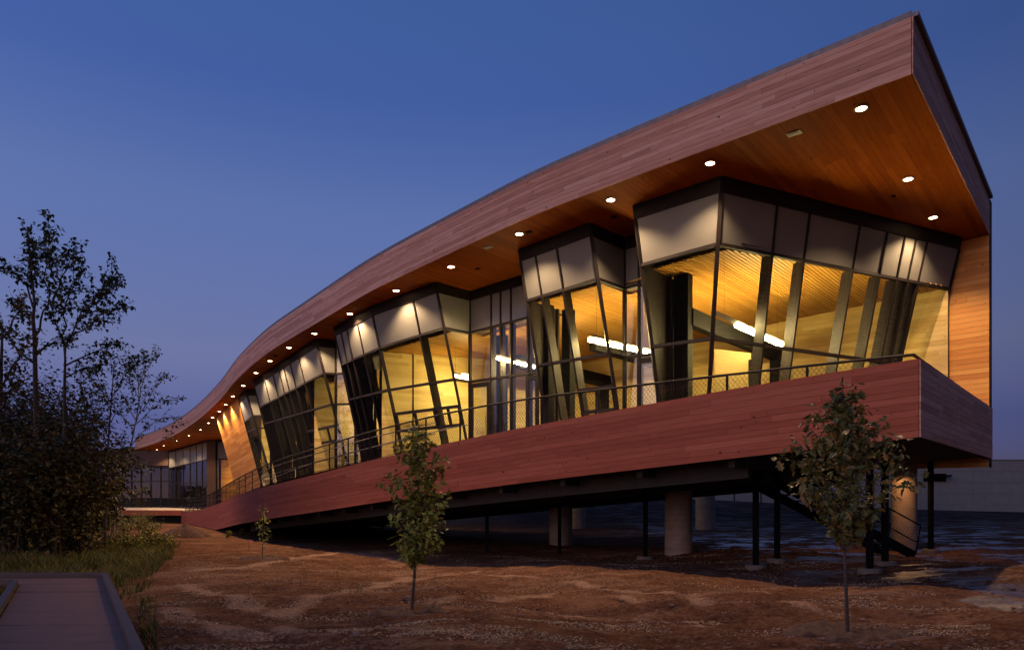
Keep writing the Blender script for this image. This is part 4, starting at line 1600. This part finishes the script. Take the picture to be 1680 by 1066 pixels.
limb_tree('slender_tree', 'slender pale-trunked tree in front of the far wing', b_[1], [(177, 893), (186, 862), (196, 835), (204, 790), (211, 748), (220, 705), (228, 662), (226, 600)],
          [[(214, 735), (232, 705), (250, 690), (266, 712)], [(222, 700), (244, 672), (266, 660), (290, 654)], [(226, 680), (250, 650), (268, 625), (276, 618)], [(228, 650), (240, 615), (252, 592), (258, 578)],
           [(226, 620), (218, 595), (206, 574)], [(220, 705), (200, 680), (182, 660), (160, 648)], [(222, 690), (204, 650), (190, 622), (176, 600)], [(228, 655), (208, 625), (196, 596)], [(211, 750), (190, 722), (172, 700), (156, 690)],
           [(224, 690), (236, 660), (246, 640)], [(250, 690), (270, 684), (286, 690)], [(226, 640), (238, 600), (236, 584)], [(207, 770), (222, 760), (236, 768)], [(202, 800), (216, 812), (226, 808)]],
          .06, M['leaf_tree'], M['bark_pale'], .13, (.25, .75), 7, .2, .8)
limb_tree('slender_tree', 'thin twiggy tree just behind the pale-trunked one', 27, [(172, 880), (176, 760), (180, 690), (184, 640), (188, 590)],
          [[(178, 720), (160, 680), (148, 650), (142, 620)], [(181, 680), (168, 630), (160, 596)], [(184, 650), (200, 620), (214, 600), (222, 588)], [(186, 610), (178, 590), (172, 578)], [(180, 690), (200, 670), (214, 660)],
           [(176, 740), (158, 720), (146, 706)], [(182, 660), (172, 640), (152, 610)]], .05, M['leaf_tree'], M['bark'], .13, (.25, .75), 7, .2, .8)


def shrub(label, base, h, w, n, leaf, m, name='shrub', group='shrubs of the thicket at the left edge', stems=9):
    z0 = float(ground_h(*base))
    o = thing(name, label, 'shrub', (base[0], base[1], z0), group)
    mb = MB(); pts = []
    for k in range(stems):
        a = random.uniform(0, 2*math.pi)
        rr = w * random.uniform(.2, 1.0)
        p0 = Vector((base[0] + random.gauss(0, w*.15), base[1] + random.gauss(0, w*.15), z0 - .05))
        p1 = Vector((base[0] + math.cos(a)*rr, base[1] + math.sin(a)*rr, z0 + h * random.uniform(.55, 1.0)))
        mid = p0.lerp(p1, .5) + Vector((0, 0, h*.15))
        path = [p0, mid, p1]
        mb.tube(path, [.018, .012, .005], 4, caps=False)
        for _ in range(n // stems):
            t = random.random() ** .7
            q = p0.lerp(mid, t*2) if t < .5 else mid.lerp(p1, t*2 - 1)
            pts.append(q + Vector((random.gauss(0, w*.16), random.gauss(0, w*.16), random.gauss(0, h*.10))))
    for p in pts:
        p.z = max(p.z, z0 + .04)
    mb.build('stem', M['bark'], o)
    leaf_quads(pts, leaf, droop=.0).build('foliage', m, o)
    return o


random.seed(5)
TH = [(8, 26, 6.2, 1.9, 'tall dark thicket bush at the left edge below the leafy tree'), (52, 28, 6.6, 2.0, 'tall dark thicket bush under the two-topped tree'),
      (92, 27, 6.4, 1.9, 'tall dark thicket bush left of the leaning tree trunk'), (128, 29, 6.3, 1.8, 'brownish dark thicket bush right of the leaning tree trunk'),
      (160, 31, 5.2, 1.6, 'lower dark thicket bush beside the pale-trunked tree'), (30, 22.5, 4.4, 1.7, 'mid-height dark bush in front of the left thicket'),
      (75, 23, 4.6, 1.7, 'mid-height olive bush in front of the tall trunks'), (118, 24, 4.2, 1.6, 'mid-height brown bush in front of the leaning tree'),
      (30, 30, 7.6, 2.1, 'tallest dark thicket bush behind the two-topped tree'), (80, 31, 7.4, 2.0, 'tall dark thicket bush between the two tall trunks'), (118, 33, 7.6, 1.9, 'tall brown thicket bush behind the leaning tree'),
      (-40, 25, 6.4, 2.0, 'tall dark bush half outside the left edge')]
for x, Z, h, w, lab in TH:
    shrub(lab, at_d(x, Z), h, w, 3400, .17, M['leaf_dark'], 'thicket_bush', 'tall bushes of the dark thicket', stems=34)
SH = [(20, 880, 1.9, 1.3, 'leaf_dark', 'dark shrub at the very left edge above the path'), (70, 868, 2.2, 1.4, 'leaf_dark', 'dark shrub behind the far end of the path'),
      (120, 862, 2.2, 1.4, 'leaf_dark', 'dark olive shrub just left of the pale leaning trunk'), (150, 872, 1.7, 1.2, 'leaf_shrub', 'green shrub at the foot of the pale leaning trunk'),
      (205, 880, 1.2, 1.0, 'leaf_shrub', 'bright green shrub right of the pale leaning trunk'), (238, 884, 1.0, .9, 'leaf_shrub', 'wispy green shrub nearest the dirt pile'),
      (258, 900, .75, .7, 'leaf_shrub', 'small green shrub at the edge of bare soil'), (30, 915, 1.2, 1.2, 'leaf_shrub', 'low olive shrub just beyond the path at far left'),
      (95, 912, 1.1, 1.1, 'leaf_shrub', 'low green shrub beyond the middle of the path end'), (150, 910, .9, 1.0, 'leaf_dark', 'low brownish shrub beyond the path corner'),
      (120, 895, 1.3, 1.1, 'leaf_shrub', 'yellow-green shrub in front of the thicket left of the pale trunk'), (232, 868, 1.3, 1.0, 'leaf_shrub', 'tall wispy green shrub in front of the far landing'),
      (60, 893, 1.3, 1.1, 'leaf_shrub', 'olive shrub in front of the thicket above the path'),
      (215, 905, .8, .9, 'leaf_shrub', 'low leafy clump right of the path corner'), (178, 862, 1.6, 1.2, 'leaf_dark', 'rust-tinged shrub below the far wing')]
for x, y, h, w, m, lab in SH:
    shrub(lab, at_g(x, y), h, w, 1500 if h > 1.5 else 900, .12 if h > 1.5 else .085, M[m], stems=22)


def sapling(label, base, height, prof, n, leaf, m, lean=0.0, nb=26, trunk=.028, lobed=True):
    z0 = float(ground_h(*base))
    o = thing('sapling', label, 'young tree', (base[0], base[1], z0), 'newly planted saplings in the bare soil')
    mb = MB()
    P = lambda t: Vector((base[0] + lean * math.sin(t*3.0) * .4 + lean * t, base[1], z0 - .05 + (height) * t))
    mb.tube([P(t) for t in np.linspace(0, 1, 9)], [trunk * (1 - .8*t) for t in np.linspace(0, 1, 9)], 8, caps=False)
    pts = []
    t0 = prof[0][0]
    for k in range(nb):
        t = t0 + (1 - t0) * (k + .5) / nb
        a = k * 2.4 + random.uniform(-.4, .4)
        rr = np.interp(t, [q[0] for q in prof], [q[1] for q in prof]) * random.choice((.5, .75, .9, 1.0, 1.1, 1.25)) * random.uniform(.85, 1.1)
        p0 = P(max(t - .12, t0 * .8)); p1 = P(t) + Vector((math.cos(a)*rr, math.sin(a)*rr, random.uniform(-.02, .1)))
        md = p0.lerp(p1, .5) + Vector((0, 0, -.04))
        mb.tube([p0, md, p1], [.009, .006, .003], 4, caps=False)
        for _ in range(n // nb):
            q = random.random() ** .6
            pt = p0.lerp(md, q*2) if q < .5 else md.lerp(p1, q*2 - 1)
            pts.append(pt + Vector((random.gauss(0, .055), random.gauss(0, .055), random.gauss(0, .06))))
    mb.build('trunk', M['bark'], o, smooth=True)
    leaf_quads(pts, leaf, .55, lobed, .25).build('crown', m, o)
    return o


def mound(base, r, h, name, label, parent=None, cone=False):
    mb = MB()
    z0 = float(ground_h(*base))
    n, k = 48, 14
    rows = []
    for i in range(k + 1):
        f = i / k
        row = []
        for j in range(n):
            a = 2*math.pi*j/n
            rr = r * f * (1 + .45 * noise.noise((math.cos(a)*1.7, math.sin(a)*1.7, base[0])))
            x, y = base[0] + rr*math.cos(a), base[1] + rr*math.sin(a)*.9
            if cone:
                z = z0 + h * (1 - f) ** .8 + .12 * noise.noise((x*4, y*4, 2)) * (1 - f) + .05 * noise.noise((x*11, y*11, 7)) - .10 * f**3
                row.append(Vector((x, y, z))); continue
            z = z0 + h * (.75 * math.exp(-((f - .72) / .22) ** 2) + .25 * (1 - f)) + .09 * noise.noise((x*6, y*6, 2)) + .05 * noise.noise((x*15, y*15, 7)) - .10 * f**3
            row.append(Vector((x, y, z)))
        rows.append(row)
    for i in range(k):
        for j in range(n):
            j2 = (j + 1) % n
            mb.quad(rows[i][j], rows[i+1][j], rows[i+1][j2], rows[i][j2])
    return mb.build(name, M['mulch'], parent, smooth=True, weld=True)


random.seed(11)
b1 = at_g(1391, 1038)
s1 = sapling('oak sapling with dense leathery leaves in front of the building corner', b1, 3.22,
             [(.46, .30), (.52, .46), (.60, .66), (.68, .74), (.76, .66), (.86, .42), (.94, .22), (1.0, .06)], 2000, .098, M['leaf_oak'], -.06, 44, .024)
b2 = at_g(675, 1003)
s2 = sapling('yellow-green sapling with a slim dark trunk in front of the deck', b2, 2.86,
             [(.32, .18), (.42, .38), (.52, .44), (.62, .46), (.72, .50), (.82, .48), (.92, .34), (1.0, .10)], 1500, .088, M['leaf_green'], .10, 34, .026)
b3 = at_g(430, 916)
s3 = sapling('smallest thin sapling with sparse leaves near the far deck end', b3, 1.85,
             [(.35, .12), (.5, .26), (.7, .30), (.85, .22), (1.0, .06)], 190, .075, M['leaf_green'], .03, 18, .016, lobed=False)
for b_, r_, lab in ((b1, .85, 'dark mulch ring round the oak sapling by the corner'), (b2, .72, 'dark mulch ring round the yellow-green sapling'), (b3, .8, 'low soil ring round the smallest sapling')):
    o = mound(b_, r_, .085, 'mulch_ring', lab)
    tag(o, lab, 'mulch ring', 'mulch rings round the saplings')
dp = at_g(303, 880)
o = mound((dp[0], dp[1]), 1.35, .72, 'dirt_pile', '', cone=True)
tag(o, 'heap of dark loose earth near the far deck end', 'dirt pile')
for x, y, lab in ((398, 877, 'tiny green shrub left of a pair under the deck end'), (372, 882, 'tiny green shrub right beside the dirt pile')):
    shrub(lab, at_g(x, y), .42, .25, 130, .09, M['leaf_shrub'], 'tiny_shrub', 'tiny shrubs near the deck end', 5)
fg_ = at_g(408, 919)
fo = thing('marker_flag', 'tiny pink survey flag beside the smallest sapling', 'flag', (fg_[0], fg_[1], float(ground_h(*fg_))))
mb = MB(); mb.tube([(fg_[0], fg_[1], 0), (fg_[0], fg_[1], .34)], .004, 4); mb.build('wire', M['black'], fo)
mb = MB(); mb.box(fg_[0], fg_[0] + .11, fg_[1] - .002, fg_[1] + .002, .26, .34); mb.build('pennant', M['pink'], fo)

# ------------------------------------------------------------------ boardwalk, lower left
def boardwalk():
    zs_ = .06
    far_r = np.array(at_d(167, 13.9)); near_r = np.array(at_d(211, 7.45))
    d = unit(near_r - far_r)
    near_r = far_r + d * 16
    wd = 2.1
    inner_far = np.array(at_d(33, 12.85))
    inner_near = inner_far + d * 15
    n_ = 13
    o = link('boardwalk_path', None)
    mb = MB()
    fr_l = np.array([-40.0, far_r[1] + .1])
    # substructure
    mb.poly([p3(far_r + (0, 0), zs_ - .03), p3(near_r, zs_ - .03), p3(inner_near, zs_ - .03), p3(inner_far, zs_ - .03)][::-1])
    me = mb.mesh('boardwalk_path', M['path'])
    bpy.data.objects.remove(o)
    o = link('boardwalk_path', me); tag(o, kind='structure')
    L = 16.0
    k = 0
    s = 0.0
    while s < L:
        e = s + 1.22
        t0, t1 = s + .009, e - .009
        a, b = far_r + d*t0, far_r + d*t1
        ia, ib = inner_far + d*max(0, t0 - .9) if s > 0 else inner_far + d*0, inner_far + d*(t1 - .9)
        mb = MB()
        if s == 0:
            q = [far_r + (-.0, 0), far_r + d*t1, inner_far + d*.0, np.array([inner_far[0] - .02, far_r[1]])]
        else:
            q = [a, b, inner_far + d*(t1 - 1.22), inner_far + d*(t0 - 1.22)]
        dz = random.uniform(-.003, .003)
        mb.hexa([p3(x, zs_ - .05) for x in q] + [p3(x, zs_ + dz) for x in q]); mb.build('deck_panel', M['path'], o)
        s = e
    x = inner_far[0] - .03
    while x > -24:
        q = [np.array([x, inner_far[1]]), np.array([x - 1.21, inner_far[1]]), np.array([x - 1.21, far_r[1]]), np.array([x, far_r[1]])]
        mb = MB(); dz = random.uniform(-.003, .003)
        mb.hexa([p3(k_, zs_ - .05) for k_ in q] + [p3(k_, zs_ + dz) for k_ in q]); mb.build('deck_panel', M['path'], o)
        x -= 1.22
    for a, b in ((far_r + (.06, .0), near_r + (.06, 0)), (np.array([-24, far_r[1] + .05]), far_r + (.13, .05)), (inner_far + (-.06, -.05), inner_near + (-.06, 0)), (np.array([-24, inner_far[1] - .05]), inner_far + (-.12, -.05))):
        mb = MB(); mb.bar(p3(a, zs_ + .045), p3(b, zs_ + .045), .10, .10); mb.build('curb', M['curb'], o)
    return inner_far


inner_far = boardwalk()

# ------------------------------------------------------------------ ground cover
def blades(pts, h, m, name, spread=.35):
    V_, F2, T_ = [], [], []
    for (x, y, z) in pts:
        a = random.uniform(0, 2*math.pi)
        hh = h * random.uniform(.3, 1.15) * (.75 + .7 * noise.noise((x * .9, y * .9, 21)))
        w = .006 + hh * .012
        dx, dy = math.cos(a), math.sin(a)
        lx, ly = random.gauss(0, spread) * hh, random.gauss(0, spread) * hh
        i = len(V_)
        V_ += [(x - dy*w, y + dx*w, z - .01), (x + dy*w, y - dx*w, z - .01), (x + lx*.4 + dy*w*.7, y + ly*.4 - dx*w*.7, z + hh*.6), (x + lx*.4 - dy*w*.7, y + ly*.4 + dx*w*.7, z + hh*.6), (x + lx, y + ly, z + hh)]
        F2 += [(i, i+1, i+2, i+3), (i+3, i+2, i+4)]
        t = random.random(); T_ += [t, t]
    me = bpy.data.meshes.new(name)
    me.from_pydata(V_, [], F2)
    at = me.attributes.new('tone', 'FLOAT', 'FACE'); at.data.foreach_set('value', np.array(T_, dtype=np.float32))
    me.materials.append(m)
    o = link(name, me)
    return o


random.seed(3)
gp = []
while len(gp) < 26000:
    x, y = random.uniform(-26, -5.0), random.uniform(14.3, 34)
    col_ = CX + F_ * x / y
    lim = 275 - 60 * (max(0, 24 - y) / 10) + 40 * noise.noise((x*.5, y*.5, 0))
    if col_ > lim or col_ < -60: continue
    if noise.noise((x*.7, y*.7, 3)) < -.25: continue
    if noise.noise((x*1.3, y*1.3, 8)) < random.uniform(-.5, .15): continue
    gp.append((x, y, float(ground_h(x, y)) + .02))
tag(blades(gp, .50, M['grass'], 'tall_grass', .6), 'rough olive grass under the thicket', 'grass', kind='stuff')
gp = []
for _ in range(2500):
    x, y = random.uniform(-14, inner_far[0] - .2), random.uniform(7.5, 12.6)
    if x < inner_far[0] - .15 + (12.8 - y) * .647:
        gp.append((x, y, .01))
for _ in range(260):
    y = random.uniform(7.6, 11.2)
    x = (228 + random.uniform(0, 30) - CX) / F_ * y
    gp.append((x, y, .01))
for _ in range(120):
    cx_, cy_ = random.choice(((-3.4, 7.6), (-2.6, 7.4), (-3.0, 12.6), (1.0, 7.5), (-5.8, 12.4)))
    gp.append((cx_ + random.gauss(0, .35), cy_ + random.gauss(0, .15), float(ground_h(cx_, cy_)) + .01))
tag(blades(gp, .15, M['grass'], 'short_grass'), 'short weedy grass beside the boardwalk curb', 'grass', kind='stuff')

# clods and stones
ICO = [(0, 0, -1), (.72, -.53, -.45), (-.28, -.85, -.45), (-.89, 0, -.45), (-.28, .85, -.45), (.72, .53, -.45), (.28, -.85, .45), (-.72, -.53, .45), (-.72, .53, .45), (.28, .85, .45), (.89, 0, .45), (0, 0, 1)]
ICF = [(0, 1, 2), (1, 0, 5), (0, 2, 3), (0, 3, 4), (0, 4, 5), (1, 5, 10), (2, 1, 6), (3, 2, 7), (4, 3, 8), (5, 4, 9), (1, 10, 6), (2, 6, 7), (3, 7, 8), (4, 8, 9), (5, 9, 10), (6, 10, 11), (7, 6, 11), (8, 7, 11), (9, 8, 11), (10, 9, 11)]
Vc, Fc = [], []
random.seed(9)
dep = bpy.context.evaluated_depsgraph_get()


def gz(x, y):
    n = noise.fractal((x * .8, y * 1.1, 0), 1.0, 2.1, 4)
    c2 = noise.noise((x * 2.1 + 9, y * 2.6, 1.0))
    return float(ground_h(x, y)) + .045 * n + .02 * c2


cnt = 0
while cnt < 15000:
    y = 6.8 + 17 * random.random() ** 1.7
    x = random.uniform(-.56, .78) * y
    dn = noise.fractal((x*.35, y*.5, 5), 1.0, 2.0, 3)
    near_s = min((x-b1[0])**2 + (y-b1[1])**2, (x-b2[0])**2 + (y-b2[1])**2)
    if near_s > 1.2 and dn < random.uniform(-.25, .5): continue
    if x < -4.2 - (y - 7.4) * .65: continue
    s = .005 + .026 * random.random() ** 5 + (.03 * random.random() if random.random() < .02 else 0)
    i = len(Vc)
    sx, sy, sz_ = s*random.uniform(.7, 1.5), s*random.uniform(.7, 1.5), s*random.uniform(.4, .9)
    z = gz(x, y)
    for v_ in ICO:
        k = random.uniform(.75, 1.2)
        Vc.append((x + v_[0]*sx*k, y + v_[1]*sy*k, z + v_[2]*sz_*k + sz_*.3))
    Fc += [tuple(i + q for q in f_) for f_ in ICF]
    cnt += 1
me = bpy.data.meshes.new('dirt_clods'); me.from_pydata(Vc, [], Fc); me.materials.append(M['stone'])
tag(link('dirt_clods', me), 'scattered clods and pebbles over the graded soil', 'rubble', kind='stuff')

# straw and chips trodden into the soil
Vs, Fs = [], []
cnt = 0
while cnt < 18000:
    y = 7.0 + 18 * random.random() ** 1.6
    x = random.uniform(-.56, .7) * y
    if noise.fractal((x*.45 + 4, y*.9, 9), 1.0, 2.0, 3) < random.uniform(.1, .6) and pale(x, y) < random.uniform(.15, .9): continue
    if x < -4.2 - (y - 7.4) * .65: continue
    a = random.gauss(0, .8); l = random.uniform(.006, .028); w_ = random.uniform(.003, .007)
    z = gz(x, y) + .012; dx, dy = math.cos(a)*l, math.sin(a)*l
    nx_, ny_ = -math.sin(a)*w_, math.cos(a)*w_
    t = random.uniform(-.012, .012)
    i = len(Vs)
    Vs += [(x-dx-nx_, y-dy-ny_, z-t), (x+dx-nx_, y+dy-ny_, z+t), (x+dx+nx_, y+dy+ny_, z+t), (x-dx+nx_, y-dy+ny_, z-t), (x, y, z-.012)]
    Fs += [(i, i+1, i+2, i+3), (i+1, i, i+4), (i+3, i+2, i+4), (i, i+3, i+4), (i+2, i+1, i+4)]
    cnt += 1
me = bpy.data.meshes.new('straw_litter'); me.from_pydata(Vs, [], Fs); me.materials.append(M['straw'])
tag(link('straw_litter', me), 'pale straw bits strewn over the soil', 'straw', kind='stuff')

# far wood closing the horizon
random.seed(14)
fw = []
for k in range(5200):
    x = random.uniform(-330, 330)
    if -60 < x < 20 and False: continue
    y = 190 + random.uniform(0, 30)
    hh = 7 + 4 * noise.noise((x * .03, 0, 1)) + 2.5 * noise.noise((x * .15, 3, 1))
    fw.append(Vector((x, y, random.uniform(-.5, max(2, hh)))))
o = leaf_quads(fw, 2.2, .5).build('far_woods', M['leaf_dark'])
tag(o, 'dark far treeline closing the horizon', 'woods', kind='stuff')
